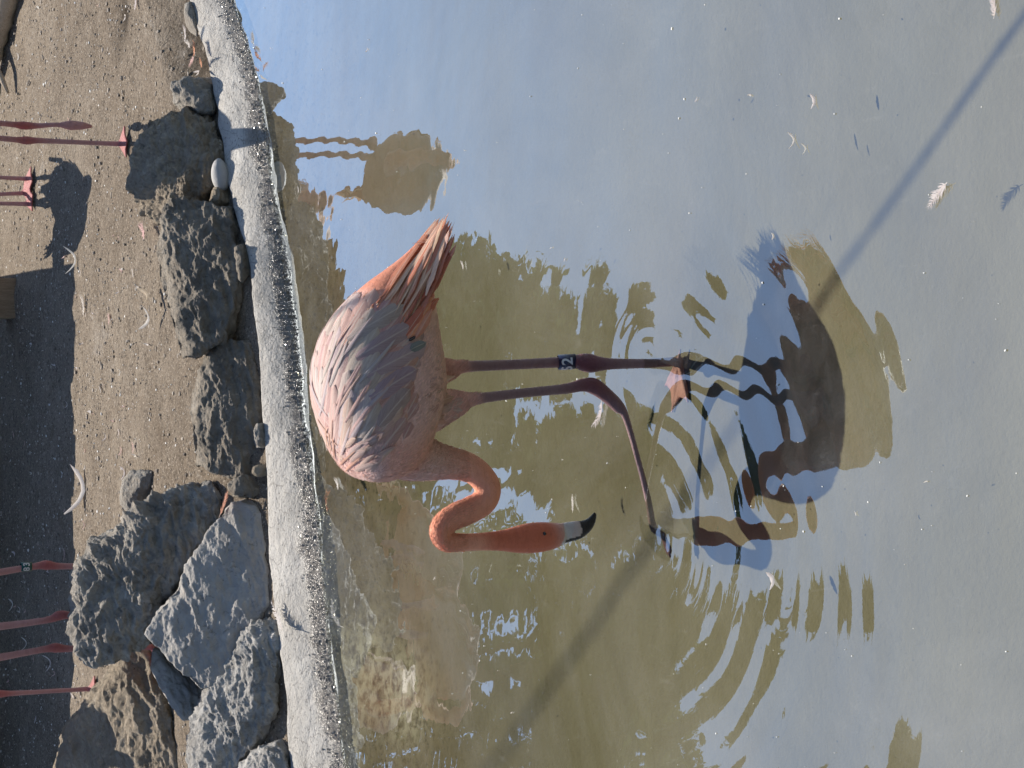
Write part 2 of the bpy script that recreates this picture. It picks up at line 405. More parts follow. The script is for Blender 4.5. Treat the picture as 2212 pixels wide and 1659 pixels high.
FLOORZ = atY(1470, 779, onz(1399, 783, 0).y).z - .007
xf = nonuni(-1.9, 1.9, .03, -60, 60); yf = np.concatenate([np.linspace(-3, 2.3, 12), np.arange(2.35, 7.4, .03), np.array([8.5])])
P = np.zeros((len(yf), len(xf), 3)); sh = np.zeros(P.shape[:2]); bank_reflect = np.zeros(P.shape[:2])
lp = [(onz(790, 1450, -.05), .16, .13), (onz(860, 1500, -.06), .12, .16), (onz(735, 1395, -.03), .07, .08), (onz(770, 1620, -.05), .14, .08)]
for i, y in enumerate(yf):
    for j, x in enumerate(xf):
        d = float(edge_y(x)) - y
        z = FLOORZ + (.095) * math.exp(-max(d, -.1) / .28) * .75 + .006 * nz(x, y, 5.0, 2.5)
        if d < 0: z = min(z, -.03 + d * .2)
        P[i, j] = (x, y, z); s_ = min(max(1.15 - d / .95, 0), 1); sh[i, j] = s_ * s_ * (3 - 2 * s_)
        bank_reflect[i, j] = max(math.exp(-((x - c.x) / a) ** 2 - ((y - c.y) / b_) ** 2) for c, a, b_ in lp)
fm = grid_mesh('pool_floor', P)
for nm, arr in (('shallow', sh), ('bank_reflect', np.minimum(bank_reflect * 1.3, 1))):
    a = fm.attributes.new(nm, 'FLOAT', 'POINT'); a.data.foreach_set('value', arr.reshape(-1).astype(np.float32))
tag(obj('pool_floor', fm, M['floor']), kind='structure')

C0 = onz(1399, 783, 0); C1 = onz(1402, 1150, 0)
xw = nonuni(-1.35, 1.45, .0065, -60, 60, 1.5); yw = np.concatenate([np.linspace(-3, 2.4, 30), np.arange(2.42, 5.0, .0065), np.arange(5.01, 7.4, .015)])
XX, YY = np.meshgrid(xw, yw)
def ring(c, lam, slope, decay, ph=0.0, start=.0, env=None):
    r = np.hypot(XX - c.x, YY - c.y) + 1e-6; th = np.arctan2(YY - c.y, XX - c.x)
    amp = .85 + .25 * np.sin(th * 3 + lam * 90 + r * 4) + .12 * np.sin(th * 7 + r * 9 + ph)
    r = r * (1 + .025 * np.sin(3 * th + 2 * ph + 4 * r) + .012 * np.sin(8 * th + ph + 9 * r))
    k = 2 * np.pi / lam
    g = slope / k * np.sin(k * r + ph) * np.exp(-r / decay) * np.clip((r - start) / .04, 0, 1) * amp
    return g
Hh = np.zeros_like(XX)
near = np.clip((5.1 - YY) / 1.2, 0, 1)
fwd = np.clip((C1.y + .02 - YY) / .16, 0, 1); fwd = fwd * fwd * (3 - 2 * fwd)
Hh += ring(C1, .088, .062, .50, .6) * (.05 + .95 * fwd) + ring(C1, .05, .018, .22, 1.2) * fwd
side = np.clip((XX - C0.x + .10) / .18, 0, 1)
Hh += ring(C0, .036, .024, .16, .3) * (.2 + .8 * side) * (.25 + .75 * (YY > C0.y - .05)) + ring(C0, .09, .010, .5, 2.0)
for lam, ang, sl, ph in ((.21, 1.45, .0035, .3), (.34, 1.75, .005, 1.1), (.13, 1.2, .0025, 2.2), (.47, 1.05, .005, 4.0), (.085, 1.62, .0016, .5), (.6, 2.0, .007, 2.5)):
    k = 2 * np.pi / lam
    wob = .25 * np.sin(XX * 3.1 + ph * 3) + .2 * np.sin(YY * 2.3 + ph)
    Hh += sl / k * np.sin(k * (XX * math.cos(ang) + YY * math.sin(ang)) + ph + wob * 3) * (.45 + .55 * near)
far = 1 - near
for lam, ang, sl, ph in ((.055, .3, .0042, .2), (.075, 1.4, .0034, 1.7), (.045, .9, .0026, 3.0)):
    k = 2 * np.pi / lam
    Hh += far * sl / k * np.sin(k * (XX * math.cos(ang) + YY * math.sin(ang)) + ph + 1.5 * np.sin(XX * 5 + YY * 3))
wm = grid_mesh('water', np.stack([XX, YY, Hh], -1))
tag(obj('water', wm, M['water']), kind='structure')
# deck behind the camera on the near side of the pool
b_ = [(-60, -300, .02), (60, -300, .02), (60, -3.0, .02), (-60, -3.0, .02), (60, -3.0, -.6), (-60, -3.0, -.6)]
tag(obj('near_bank', mesh_from('near_bank', b_, [(0, 1, 2, 3), (3, 2, 4, 5)], False), M['soil']), kind='structure')

# ------------------------------------------------------------------ rocks
def rock(name, poly, mat, label, cat='rock', lean=.35, thick=.16, bulge=.06, shrink=.8, base=None, disp=.012, dscale=9.0, vox=None, group='rocks lining the pool rim', ridges=0.0, dy=0.0):
    bx = max(p[0] for p in poly); by = [p[1] for p in poly if p[0] > bx - 25]
    g = ground_at(bx, sum(by) / len(by)) if base is None else onz(bx, sum(by) / len(by), base)
    gy = g.y + dy; gz = g.z
    x0_, x1_ = min(onz(bx, p[1], .08).x for p in poly), max(onz(bx, p[1], .08).x for p in poly)
    phi = math.atan2(float(inner_y(x1_) - inner_y(x0_)), x1_ - x0_) * .85; hd = Vector((math.sin(phi), -math.cos(phi), 0))
    nrm = hd * math.cos(lean) + Vector((0, 0, math.sin(lean)))     # plane through the base, along the rim, leaning back
    pts = []; org = Vector((0, 0, CAMH)); base_p = Vector((g.x, gy, gz))
    for (x, y) in poly:
        d = ray(x, y); t = (base_p - org).dot(nrm) / d.dot(nrm); pts.append(org + d * t)
    cen = sum(pts, Vector()) / len(pts)
    V = list(pts)
    back = hd * -thick + Vector((0, 0, -.02))
    for p in pts: V.append(cen + (p - cen) * shrink + back)
    for p in pts: V.append(cen + (p - cen) * .62 + nrm * bulge * random.uniform(.7, 1.2))
    for p in pts:                                              # root the stone in the soil
        if p.z < cen.z: V.append(Vector((p.x, p.y + thick * .4, min(p.z, gz) - .05)))
    bm = bmesh.new()
    for v in V: bm.verts.new(v)
    bmesh.ops.convex_hull(bm, input=bm.verts)
    loose = [v for v in bm.verts if not v.link_faces]; bmesh.ops.delete(bm, geom=loose, context='VERTS')
    bm.verts.index_update()
    Vv = [v.co.copy() for v in bm.verts]; Fc = [tuple(v.index for v in f.verts) for f in bm.faces]; bm.free()
    size = max((a - cen).length for a in pts)
    m = remesh(Vv, Fc, vox or max(size / 85, .0034), 1, .2)
    co = coords(m); no = normals(m); off = random.random() * 50
    dd = np.zeros(len(co))
    for i, c in enumerate(co):
        v = Vector(c) * dscale * .55 + Vector((off, 0, 0)); w = Vector((v.x * .8 + v.z * .9, v.y, v.z * 2.4 - v.x * .7))
        f = noise.fractal(v, .75, 2.2, 6)
        dd[i] = disp * 1.1 * f
        if ridges:
            t1 = noise.turbulence(w * 1.6, 4, True); t2 = noise.noise(w * .9)
            dd[i] += ridges * (1.1 - 2.0 * t1) + ridges * .8 * round(t2 * 3) / 3
    set_coords(m, co + no * dd[:, None])
    o0 = Vector((cen.x, gy, gz)); set_coords(m, coords(m) - np.array(o0))
    m.polygons.foreach_set('use_smooth', [True] * len(m.polygons))
    o = obj(name, m, mat, loc=o0)
    return tag(o, label, cat, group)

rock('rock', [(396, 163), (412, 165), (425, 190), (445, 205), (462, 222), (455, 238), (430, 238), (400, 212), (370, 190), (372, 178)], M['grey'], 'small wedge-shaped grey rock next to the feather litter, highest along the rim', thick=.10, bulge=.03, disp=.008, dscale=22, ridges=.004)
rock('rock', [(318, 262), (345, 255), (385, 240), (430, 250), (462, 262), (478, 300), (484, 345), (470, 370), (440, 400), (420, 432), (360, 448), (335, 420), (300, 380), (284, 345), (296, 290)], M['tan'], 'broad craggy brown-grey rock in front of the lone standing flamingo', lean=.95, thick=.22, bulge=.04, disp=.026, dscale=17, ridges=.008)
rock('rock', [(360, 440), (400, 432), (450, 438), (488, 450), (505, 480), (514, 540), (512, 620), (500, 680), (470, 740), (415, 762), (398, 700), (378, 620), (352, 540), (350, 480)], M['dark'], 'long dark rock with a smooth shaded face below the feather nest', lean=.74, thick=.20, bulge=.015, disp=.018, dscale=12, ridges=.010, dy=.085)
rock('rock', [(482, 728), (500, 730), (540, 742), (552, 800), (556, 900), (562, 980), (535, 1040), (490, 1030), (445, 1012), (435, 960), (428, 880), (432, 820), (450, 770)], M['dark'], 'dark wedge rock with a pale sunlit crest right behind the flamingo back', lean=.72, thick=.20, bulge=.015, disp=.018, dscale=11, ridges=.010, dy=.085)
rock('rock', [(170, 1235), (205, 1190), (260, 1140), (330, 1080), (385, 1048), (440, 1050), (492, 1072), (490, 1110), (450, 1170), (400, 1225), (350, 1300), (300, 1370), (270, 1402), (215, 1432), (182, 1432), (166, 1380), (160, 1300)], M['grey'], 'biggest grey boulder, tilted and shaded, hiding flamingo feet', lean=.62, thick=.28, bulge=.03, disp=.026, dscale=12, ridges=.016, dy=.04)
rock('rock', [(498, 1085), (520, 1080), (548, 1092), (565, 1110), (568, 1200), (580, 1300), (560, 1330), (500, 1380), (480, 1440), (462, 1490), (430, 1492), (400, 1450), (340, 1395), (310, 1370), (360, 1300), (420, 1215), (465, 1130)], M['slab'], 'large smooth blue-grey slab leaning in front of the biggest boulder', lean=.66, thick=.12, bulge=.01, disp=.014, dscale=10, ridges=.006, dy=.05)
rock('rock', [(335, 1402), (350, 1400), (395, 1450), (432, 1508), (425, 1540), (395, 1556), (375, 1530), (345, 1480), (328, 1440)], M['slab'], 'small flat grey slab wedged between tan mound and smooth slab', lean=.45, thick=.10, bulge=.02, disp=.008, dscale=14, ridges=.004, dy=.03)
rock('rock', [(545, 1338), (570, 1345), (592, 1352), (600, 1400), (594, 1480), (588, 1540), (560, 1590), (520, 1640), (470, 1690), (420, 1700), (410, 1620), (416, 1550), (450, 1480), (500, 1400)], M['pale'], 'pale pitted rock with sunlit rough face beside the white rim feather', lean=1.1, thick=.14, bulge=.04, disp=.012, dscale=20, ridges=.009, dy=.05)
rock('rock', [(195, 1510), (240, 1480), (268, 1440), (290, 1385), (302, 1388), (325, 1460), (345, 1500), (372, 1560), (378, 1640), (385, 1720), (200, 1740), (120, 1700), (130, 1640), (160, 1560)], M['tan'], 'sunlit tan rock mound with deep furrows beside a flamingo foot', lean=1.2, thick=.30, bulge=.05, disp=.012, dscale=11, ridges=.013)
rock('rock', [(560, 1612), (590, 1606), (612, 1625), (622, 1680), (600, 1740), (540, 1740), (515, 1690), (520, 1650)], M['pale'], 'partly cropped pale rock touching the rim under the pitted rock', lean=1.05, thick=.14, bulge=.03, disp=.008, dscale=18, ridges=.008)
rock('rock', [(380, 1600), (400, 1570), (420, 1580), (425, 1640), (430, 1700), (385, 1700)], M['slab'], 'little shaded grey stone lodged beside the tan mound', lean=.4, thick=.10, bulge=.02, disp=.004, dscale=20, base=.06)
def blob(cx, cy, rx, ry, n=9):
    return [(cx + rx * math.cos(a) * random.uniform(.8, 1.15), cy + ry * math.sin(a) * random.uniform(.8, 1.15)) for a in [2 * math.pi * k / n for k in range(n)]]
for cx, cy, rx, ry, mt, lab in ((520, 560, 13, 34, 'dark', 'low dark stone along the rim in front of the long dark rock'), 
                                (560, 940, 10, 30, 'grey', 'narrow grey stone by the rim at the foot of the dark wedge rock'), (520, 1052, 26, 22, 'dark', 'shadowed stone in the hollow between dark wedge rock and smooth slab'),
                                (470, 425, 16, 20, 'tan', 'brown cobble between craggy rock and long dark rock')):
    rock('stone', blob(cx, cy, rx, ry), M[mt], lab, 'stone', lean=.6, thick=.07, bulge=.015, disp=.007, dscale=26, ridges=.004, group='stones packed along the rim')
rock('stone', [(262, 1040), (280, 1018), (300, 1022), (330, 1018), (322, 1050), (300, 1078), (275, 1112), (258, 1085)], M['grey'], 'half-buried greenish grey stone on the soil above the biggest boulder', 'stone', lean=1.1, thick=.06, bulge=.02, disp=.005, dscale=22, group=None, ridges=.003)
rock('stone', [(398, 8), (412, 2), (424, 30), (432, 60), (424, 66), (408, 50), (397, 30)], M['grey'], 'rounded grey stone at the picture edge beside the rim', 'stone', lean=.5, thick=.06, bulge=.025, disp=.002, dscale=20, group=None)
rock('stone', [(545, 1008), (560, 1003), (572, 1012), (570, 1022), (558, 1032), (544, 1024)], M['tan'], 'tiny pale tan stone between the dark wedge rock and rim', 'stone', lean=.5, thick=.03, bulge=.012, disp=.003, dscale=40, group=None)
# smooth egg-shaped stone under the craggy rock
g = ground_at(492, 382)
V, Fc = tube([g + Vector((t, 0, .024 + .006 * math.sin(t * 30))) for t in np.linspace(-.045, .058, 14)], [max(.001, .030 * math.sqrt(max(0, 1 - ((t - .006) / .053) ** 2)) * (1 - 2.6 * t)) for t in np.linspace(-.045, .058, 14)], 20, 1.0)
m = mesh_from('stone', V, Fc); set_coords(m, coords(m) - np.array(g))
tag(obj('stone', m, M['egg'], loc=g), 'smooth white egg-shaped stone resting against the craggy brown-grey rock', 'stone')

# pebbles and crumbs on the soil: nobody could count them
def scatter(name, n, mat, place, smin, smax, label, cat, subdiv=1):
    bm = bmesh.new(); bmesh.ops.create_icosphere(bm, subdivisions=subdiv, radius=1.0)
    bv = np.array([v.co for v in bm.verts]); bf = np.array([[v.index for v in f.verts] for f in bm.faces]); bm.free()
    V = []; Fq = []
    for i in range(n):
        p = place()
        if p is None: continue
        s = smin * (smax / smin) ** (random.random() ** 2.2)
        sc = np.array([random.uniform(.7, 1.6), random.uniform(.7, 1.3), random.uniform(.4, .8)]) * s
        a = random.random() * 6.28; R = np.array([[math.cos(a), -math.sin(a), 0], [math.sin(a), math.cos(a), 0], [0, 0, 1]])
        q = (bv * (1 + rng.uniform(-.22, .22, (len(bv), 1)))) * sc
        V.append(q @ R.T + np.array(p)); Fq.append(bf + i * 0 + sum(0 for _ in ()) + len(bv) * (len(V) - 1))
    V = np.concatenate(V); Fq = np.concatenate(Fq)
    m = mesh_from(name, V, [tuple(f) for f in Fq.tolist()], False)
    return tag(obj(name, m, mat), label, cat, kind='stuff')
def on_soil():
    x = random.uniform(-1.75, 1.75); d = random.uniform(.02, 3.5) ; y = float(inner_y(x)) + d
    return (x, y, ground_z(x, y) + .001)
scatter('gravel', 9000, M['pebble'], on_soil, .0020, .0085, 'loose gravel and crumbs strewn over the brown bank soil', 'gravel')
scatter('shell_grit', 1900, M['white'], on_soil, .0016, .0055, 'tiny white shell and quill fragments strewn over the bank soil', 'grit')
def on_water():
    x = random.uniform(-1.3, 1.5); y = random.uniform(2.6, 6.4)
    return (x, y, .0015) if y < edge_y(x) - .02 else None
def on_rim():
    x = random.uniform(-1.5, 1.5); i = int(np.searchsorted(xr, x)); r_ = int(min(max(random.gauss(31, 3.2), 20), 40)); p = RIMP[r_, i]
    return (p[0] + random.uniform(-.004, .004), p[1] + random.uniform(-.004, .004), p[2] + .0004)
scatter('rim_grit', 5200, M['wetgrit'], on_rim, .0012, .0042, 'wet glittering grit along the water edge of the rim', 'grit')
scatter('water_flecks', 420, M['white'], on_water, .0006, .0028, 'minute white flecks drifting on the pool surface', 'flecks', 1)

# ------------------------------------------------------------------ feathers
def feather_mesh(path, width, nrm_at, nw=2, jag=.12, tipround=.55, camber=.12, lift=None):
    """path: list of points base->tip; nrm_at: normals; returns mesh with uv"""
    n = len(path); V = []; UV = []; Fc = []
    cols = 2 * nw + 1
    for i in range(n):
        t = i / (n - 1); a = path[max(i - 1, 0)]; b = path[min(i + 1, n - 1)]
        tg = (b - a).normalized(); nm = nrm_at[i]; sd = tg.cross(nm).normalized()
        w = width * (min(1, (t + .04) / .30) ** .7) * (max(0.0, 1 - max(0, (t - tipround) / (1 - tipround)) ** 2.2)) ** .5
        w = max(w, width * .03)
        for j in range(cols):
            u = (j / (cols - 1) - .5) * 2
            e = 1 + (random.uniform(-jag, jag) if abs(u) == 1 and 0 < i < n else 0)
            V.append(path[i] + sd * (u * w * .5 * e) - nm * (camber * w * u * u) + tg * (-.0 + (random.uniform(-jag, jag) * width * .3 if abs(u) == 1 else 0)))
            UV.append((j / (cols - 1), t))
    for i in range(n - 1):
        for j in range(cols - 1):
            a = i * cols + j; Fc.append((a, a + 1, a + cols + 1, a + cols))
    m = mesh_from('feather', V, Fc); uv = m.uv_layers.new(name='uv')
    li = np.empty(len(m.loops), np.int32); m.loops.foreach_get('vertex_index', li)
    uv.data.foreach_set('uv', np.array(UV, np.float32)[li].reshape(-1))
    return m
def tinted(o, c, j=.06):
    k = 1 + random.uniform(-j, j); o.color = (min(1, c[0] * k), min(1, c[1] * k * random.uniform(1 - j, 1 + j)), min(1, c[2] * k * random.uniform(1 - j, 1 + j)), 1); return o

# ------------------------------------------------------------------ flamingo
Y0 = onz(1399, 783, 0).y; PXM = (atY(1000, 800, Y0) - atY(1000, 900, Y0)).length / 100.0
FOOT = atY(1470, 779, Y0)
BODY = [(1040, 795, 838, .025), (1032, 765, 862, .06), (1017, 740, 888, .088), (1000, 725, 903, .103), (970, 706, 925, .118), (930, 690, 940, .128), (880, 675, 955, .134), (830, 669, 962, .135), (780, 674, 958, .13), (730, 690, 950, .118), (680, 720, 943, .10), (640, 758, 938, .078), (610, 793, 932, .056), (585, 828, 922, .036), (555, 868, 940, .022), (525, 900, 950, .012), (505, 922, 948, .005)]
NECK = [(850, 960, 75), (890, 982, 60), (930, 994, 46), (970, 1000, 37), (1008, 1008, 33), (1036, 1026, 31), (1054, 1054, 30), (1046, 1082, 30), (1020, 1100, 30), (985, 1115, 29), (960, 1132, 27), (952, 1152, 25), (964, 1170, 22), (995, 1172, 20), (1040, 1170, 20), (1080, 1168, 23), (1110, 1166, 29), (1140, 1163, 34), (1170, 1160, 34), (1195, 1157, 30), (1212, 1152, 25)]
BILL = [(1200, 1155, 27), (1216, 1152, 24), (1234, 1148, 23), (1248, 1145, 22), (1261, 1140, 18), (1273, 1131, 13.5), (1281, 1119, 9), (1286, 1107, 4)]
LEG1 = [(930, 806, 40), (975, 798, 24), (1003, 792, 14), (1100, 788, 12), (1200, 783, 12.5), (1238, 781, 14.5), (1256, 782, 20), (1276, 785, 22), (1296, 786, 17), (1325, 786, 13), (1400, 785, 11), (1455, 781, 11), (1472, 779, 12)]
LEG2 = [(930, 885, 52), (990, 871, 30), (1026, 862, 14), (1120, 850, 11), (1220, 840, 12), (1258, 832, 15), (1282, 834, 19), (1308, 852, 17), (1336, 879, 15), (1352, 902, 8.5), (1380, 1000, 7), (1400, 1080, 8), (1410, 1136, 9), (1422, 1150, 8.5), (1436, 1158, 7.5)]
def loc(x, y, yy): return atY(x, y, yy) - FOOT
BY = Y0 + .10
_by = np.array([b[0] for b in BODY[::-1]]); _bt = np.array([b[1] for b in BODY[::-1]]); _bb = np.array([b[2] for b in BODY[::-1]])
def top_x(y): return float(np.interp(y, _by, _bt))
def bot_x(y): return float(np.interp(y, _by, _bb))
def body_rings(seg=40):
    V = []; Fc = []; beta = math.radians(22.8)
    st = resample(BODY, 3)
    for s_ in st:
        y, tp, bt, hw = s_; hw *= 1.04
        a = loc(tp, y, BY); b = loc(bt, y, BY); c = (a + b) / 2
        mm = (a - b).length / 2 * math.cos(beta)
        N_E = 2.6; q_ = N_E / (N_E - 1); aa = max(mm ** q_ - (hw * math.sin(beta)) ** q_, (mm * .5) ** q_) ** (1 / q_) / math.cos(beta)
        for k in range(seg):
            t = 2 * math.pi * k / seg
            ct, st_ = math.cos(t), math.sin(t)
            V.append(c + Vector((0, math.copysign(abs(ct) ** (2 / N_E), ct) * hw, math.copysign(abs(st_) ** (2 / N_E), st_) * aa)))
    n = len(st)
    for i in range(n - 1):
        for k in range(seg):
            k2 = (k + 1) % seg; Fc.append((i * seg + k, (i + 1) * seg + k, (i + 1) * seg + k2, i * seg + k2))
    Fc.append(tuple(range(seg))); Fc.append(tuple((n - 1) * seg + k for k in range(seg - 1, -1, -1)))
    return V, Fc
def px_tube(spec, yy, per=4, flat=.85, seg=14, y_end=None):
    st = resample(spec, per); n = len(st)
    P_ = [loc(s_[0], s_[1], yy if y_end is None else yy + (y_end - yy) * i / (n - 1)) for i, s_ in enumerate(st)]
    return P_, [max(s_[2], 1) * PXM for s_ in st]
def toes(anchor, dirs, L, r):
    """webbed foot: three toes and the skin between them"""
    parts = []; tips = []
    for a, l in dirs:
        tip = anchor + Vector((math.cos(a) * L * l, math.sin(a) * L * l, -.004)); tips.append(tip)
        pts = [anchor + Vector((0, 0, .004)), anchor.lerp(tip, .35) + Vector((0, 0, .002)), anchor.lerp(tip, .75), tip]
        parts.append(tube(pts, [r * 1.15, r, r * .85, r * .45], 8, 1.0, Vector((0, 0, 1))))
    for i in range(len(tips) - 1):
        a = anchor; b = anchor.lerp(tips[i], .92); c = anchor.lerp(tips[i + 1], .92); mid = anchor.lerp((tips[i] + tips[i + 1]) / 2, .78)
        h = Vector((0, 0, max(r * .42, .0034))); V = [a + h, b + h, mid + h, c + h, a - h, b - h, mid - h, c - h]
        parts.append((V, [(0, 1, 2), (0, 2, 3), (4, 6, 5), (4, 7, 6), (0, 4, 5, 1), (1, 5, 6, 2), (2, 6, 7, 3), (3, 7, 4, 0)]))
    hind = anchor + Vector((-math.cos(dirs[1][0]) * L * .22, -math.sin(dirs[1][0]) * L * .22, .006))
    parts.append(tube([anchor + Vector((0, 0, .006)), hind], [r * .8, r * .4], 8, 1.0, Vector((0, 0, 1))))
    return parts
COLS = dict(body=(.80, .52, .455), neck=(.88, .37, .235), head=(.70, .19, .10), leg=(.235, .14, .142), hock=(.155, .045, .05), foot=(.60, .30, .29), bill=(.60, .50, .47), black=(.012, .011, .012), thigh=(.72, .40, .34), rump=(.72, .26, .155), bleg=(.46, .25, .245), bhock=(.38, .11, .105), pale=(.60, .57, .56))
def paint(m, segs):
    """segs: list of (p, q, radius, colour, roughness); each vertex takes the colour of the nearest surface"""
    co = coords(m); best = np.full(len(co), 1e9); col = np.zeros((len(co), 4), np.float32)
    num = np.zeros((len(co), 4)); den = np.zeros(len(co))
    for p, q, r, c, ro in segs:
        p = np.array(p); q = np.array(q); d = q - p; L = max(d @ d, 1e-9)
        t = np.clip(((co - p) @ d) / L, 0, 1); dist = np.linalg.norm(co - (p + t[:, None] * d), axis=1) - r
        w = np.exp(-np.clip(dist, -.02, .3) / .0055) + 1e-12
        num += w[:, None] * np.array([*c, ro]); den += w
    col = (num / den[:, None]).astype(np.float32)
    a = m.color_attributes.new('col', 'FLOAT_COLOR', 'POINT'); a.data.foreach_set('color', col.reshape(-1))
def paint_bill(m, bp, br):
    co = coords(m).astype(float); a = m.color_attributes['col']; col = np.empty(len(co) * 4, np.float32); a.data.foreach_get('color', col); col = col.reshape(-1, 4)
    bp = np.array([tuple(p) for p in bp]); n = len(bp); best = np.full(len(co), 1e9); tt = np.zeros(len(co)); lat = np.zeros(len(co))
    for i in range(n - 1):
        d = bp[i + 1] - bp[i]; L = max(np.linalg.norm(d), 1e-6); u = d / L; k = (co - bp[i]) @ u
        if i < n - 2: k = np.minimum(k, L)
        ks = np.clip(k, 0 if i else -1, L); q = co - (bp[i] + ks[:, None] * u); dist = np.linalg.norm(q, axis=1)
        side = np.array([-u[2], 0, u[0]]); side = side if side[0] < 0 else -side
        w = dist < best; best[w] = dist[w]; tt[w] = (i + ks[w] / L) / (n - 1); lat[w] = (q[w] @ side) / max(br[i], .004)
        if i == 0: tt[w & (k < 0)] = -1
    near = (best < max(br) * 1.35) & (tt >= 0.0)
    def put(mask, c, r): col[mask] = (*c, r)
    band = tt + lat * .07
    put(near & (band > .10), COLS['pale'], .4); put(near & (band > .27), COLS['bill'], .35)
    put(near & ((tt > .47) | ((lat > .60) & (tt > .12)) | ((lat > .40) & (tt > .42))), COLS['black'], .18)
    a.data.foreach_set('color', col.reshape(-1))
def segs_of(P_, R_, colf):
    return [(P_[i], P_[i + 1], (R_[i] + R_[i + 1]) / 2, *colf(i / max(len(P_) - 2, 1), (P_[i] + P_[i + 1]) / 2)) for i in range(len(P_) - 1)]
def body_segs():
    out = []; st = resample(BODY, 2)
    for a, b in zip(st[:-1], st[1:]):
        for f in (.25, .5, .75):
            for sy in (-.6, 0, .6):
                p = loc(a[1] + (a[2] - a[1]) * f, a[0], BY) + Vector((0, a[3] * sy, 0)); q = loc(b[1] + (b[2] - b[1]) * f, b[0], BY) + Vector((0, b[3] * sy, 0))
                rr = min((a[2] - a[1]) * PXM * .25, a[3] * .45)
                c = COLS['body'] if a[0] > 660 else COLS['rump']
                if a[0] > 945 and f > .3: c = tuple(.5 * x + .5 * y for x, y in zip(COLS['body'], COLS['neck']))
                out.append((p, q, rr, c, .75))
    return out
def legcol(hz, A='leg', B='hock'):
    def f(t, p):
        if p.z > hz[2]: return COLS['thigh'], .8
        k = math.exp(-((p.z - hz[0]) / .05) ** 2)
        return tuple(a * (1 - k) + b * k for a, b in zip(COLS[A], COLS[B])), .5
    return f

def build_bird(name, neckP, neckR, billP, billR, legs, feet, shift=Vector((0, 0, 0)), vox=.0032, hz=(.20, .33, .50)):
    parts = [body_rings()]; parts[0] = ([v + shift for v in parts[0][0]], parts[0][1])
    parts.append(tube(neckP, neckR, 14, .92)); parts.append(tube(billP, billR, 12, .62))
    S = [(a + shift, b + shift, r, c, ro) for a, b, r, c, ro in body_segs()]
    def nc(t, p):
        c = COLS['neck'] if t < .72 else COLS['head']
        k = min(max((t - .08) / .15, 0), 1); c = tuple(a * (1 - k) + b * k for a, b in zip(COLS['body'], c))
        return c, .72
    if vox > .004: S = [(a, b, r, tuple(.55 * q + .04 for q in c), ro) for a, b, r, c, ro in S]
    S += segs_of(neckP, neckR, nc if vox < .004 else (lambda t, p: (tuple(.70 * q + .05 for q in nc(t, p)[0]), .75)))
    nb = len(billP)
    for i in range(nb - 1):
        t = i / (nb - 2); c = COLS['pale'] if t < .24 else (COLS['bill'] if t < .46 else COLS['black'])
        S.append((billP[i], billP[i + 1], billR[i] + .002, c, .32))
    low = [billP[i] + Vector((-billR[i] * .98, 0, -billR[i] * .2)) for i in range(nb // 6, nb - 2)]
    for a, b in zip(low[:-1], low[1:]): S.append((a, b, .0095, COLS['black'], .3))
    for Pl, Rl in legs:
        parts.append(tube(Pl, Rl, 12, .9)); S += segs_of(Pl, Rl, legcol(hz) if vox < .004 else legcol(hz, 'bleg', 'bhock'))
    for an, dirs, L, r in feet:
        tp = toes(an, dirs, L, r); parts += tp
        for a, l in dirs:
            S.append((an, an + Vector((math.cos(a) * L * l, math.sin(a) * L * l, -.004)), r * 1.6, COLS['foot'] if vox < .004 and an is feet[0][0] else (COLS['hock'] if vox < .004 else COLS['bhock']), .5))
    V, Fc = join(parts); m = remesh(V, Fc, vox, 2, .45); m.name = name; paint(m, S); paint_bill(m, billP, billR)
    m.materials.clear(); m.materials.append(M['plumage']); m.polygons.foreach_set('use_smooth', [True] * len(m.polygons))
    return m

def text_band(txt, P_, axis, rad, h, mat, parent, ang, size):
    """leg band: sleeve with raised digits wrapped round it"""
    n = 28; V = []; Fc = []; ax = axis.normalized(); s = Vector((0, -1, 0)); s = (s - ax * s.dot(ax)).normalized(); u = ax.cross(s)
    prof = [(-h / 2, rad * .93), (-h / 2, rad), (h / 2, rad), (h / 2, rad * .93)]
    for z, r in prof:
        for k in range(n):
            a = 2 * math.pi * k / n; V.append(P_ + ax * z + (s * math.cos(a) + u * math.sin(a)) * r)
    for i in range(3):
        for k in range(n): Fc.append((i * n + k, i * n + (k + 1) % n, (i + 1) * n + (k + 1) % n, (i + 1) * n + k))
    band = obj('leg_band', mesh_from('leg_band', V, Fc), mat, parent)
    for li, ch in enumerate(txt):
        cu = bpy.data.curves.new('t', 'FONT'); cu.body = ch; cu.size = size; cu.align_x = 'CENTER'; cu.align_y = 'CENTER'; cu.extrude = .0004; cu.offset = size * .018; cu.resolution_u = 3
        to = bpy.data.objects.new('t', cu); COL.objects.link(to); dg = bpy.context.evaluated_depsgraph_get(); dg.update()
        m = bpy.data.meshes.new_from_object(to.evaluated_get(dg)); bpy.data.objects.remove(to)
        bm = bmesh.new(); bm.from_mesh(m); bmesh.ops.subdivide_edges(bm, edges=[e for e in bm.edges if e.calc_length() > size * .2], cuts=2); bm.to_mesh(m); bm.free()
        c = coords(m); out = []
        for x, y, z in c:
            a = ang[li] + x / rad; r = rad + .0006 + z
            out.append(P_ + ax * y + (s * math.cos(a) + u * math.sin(a)) * r)
        set_coords(m, np.array([tuple(q) for q in out])); m.materials.clear()
        obj('digit', m, M['digit'], band)

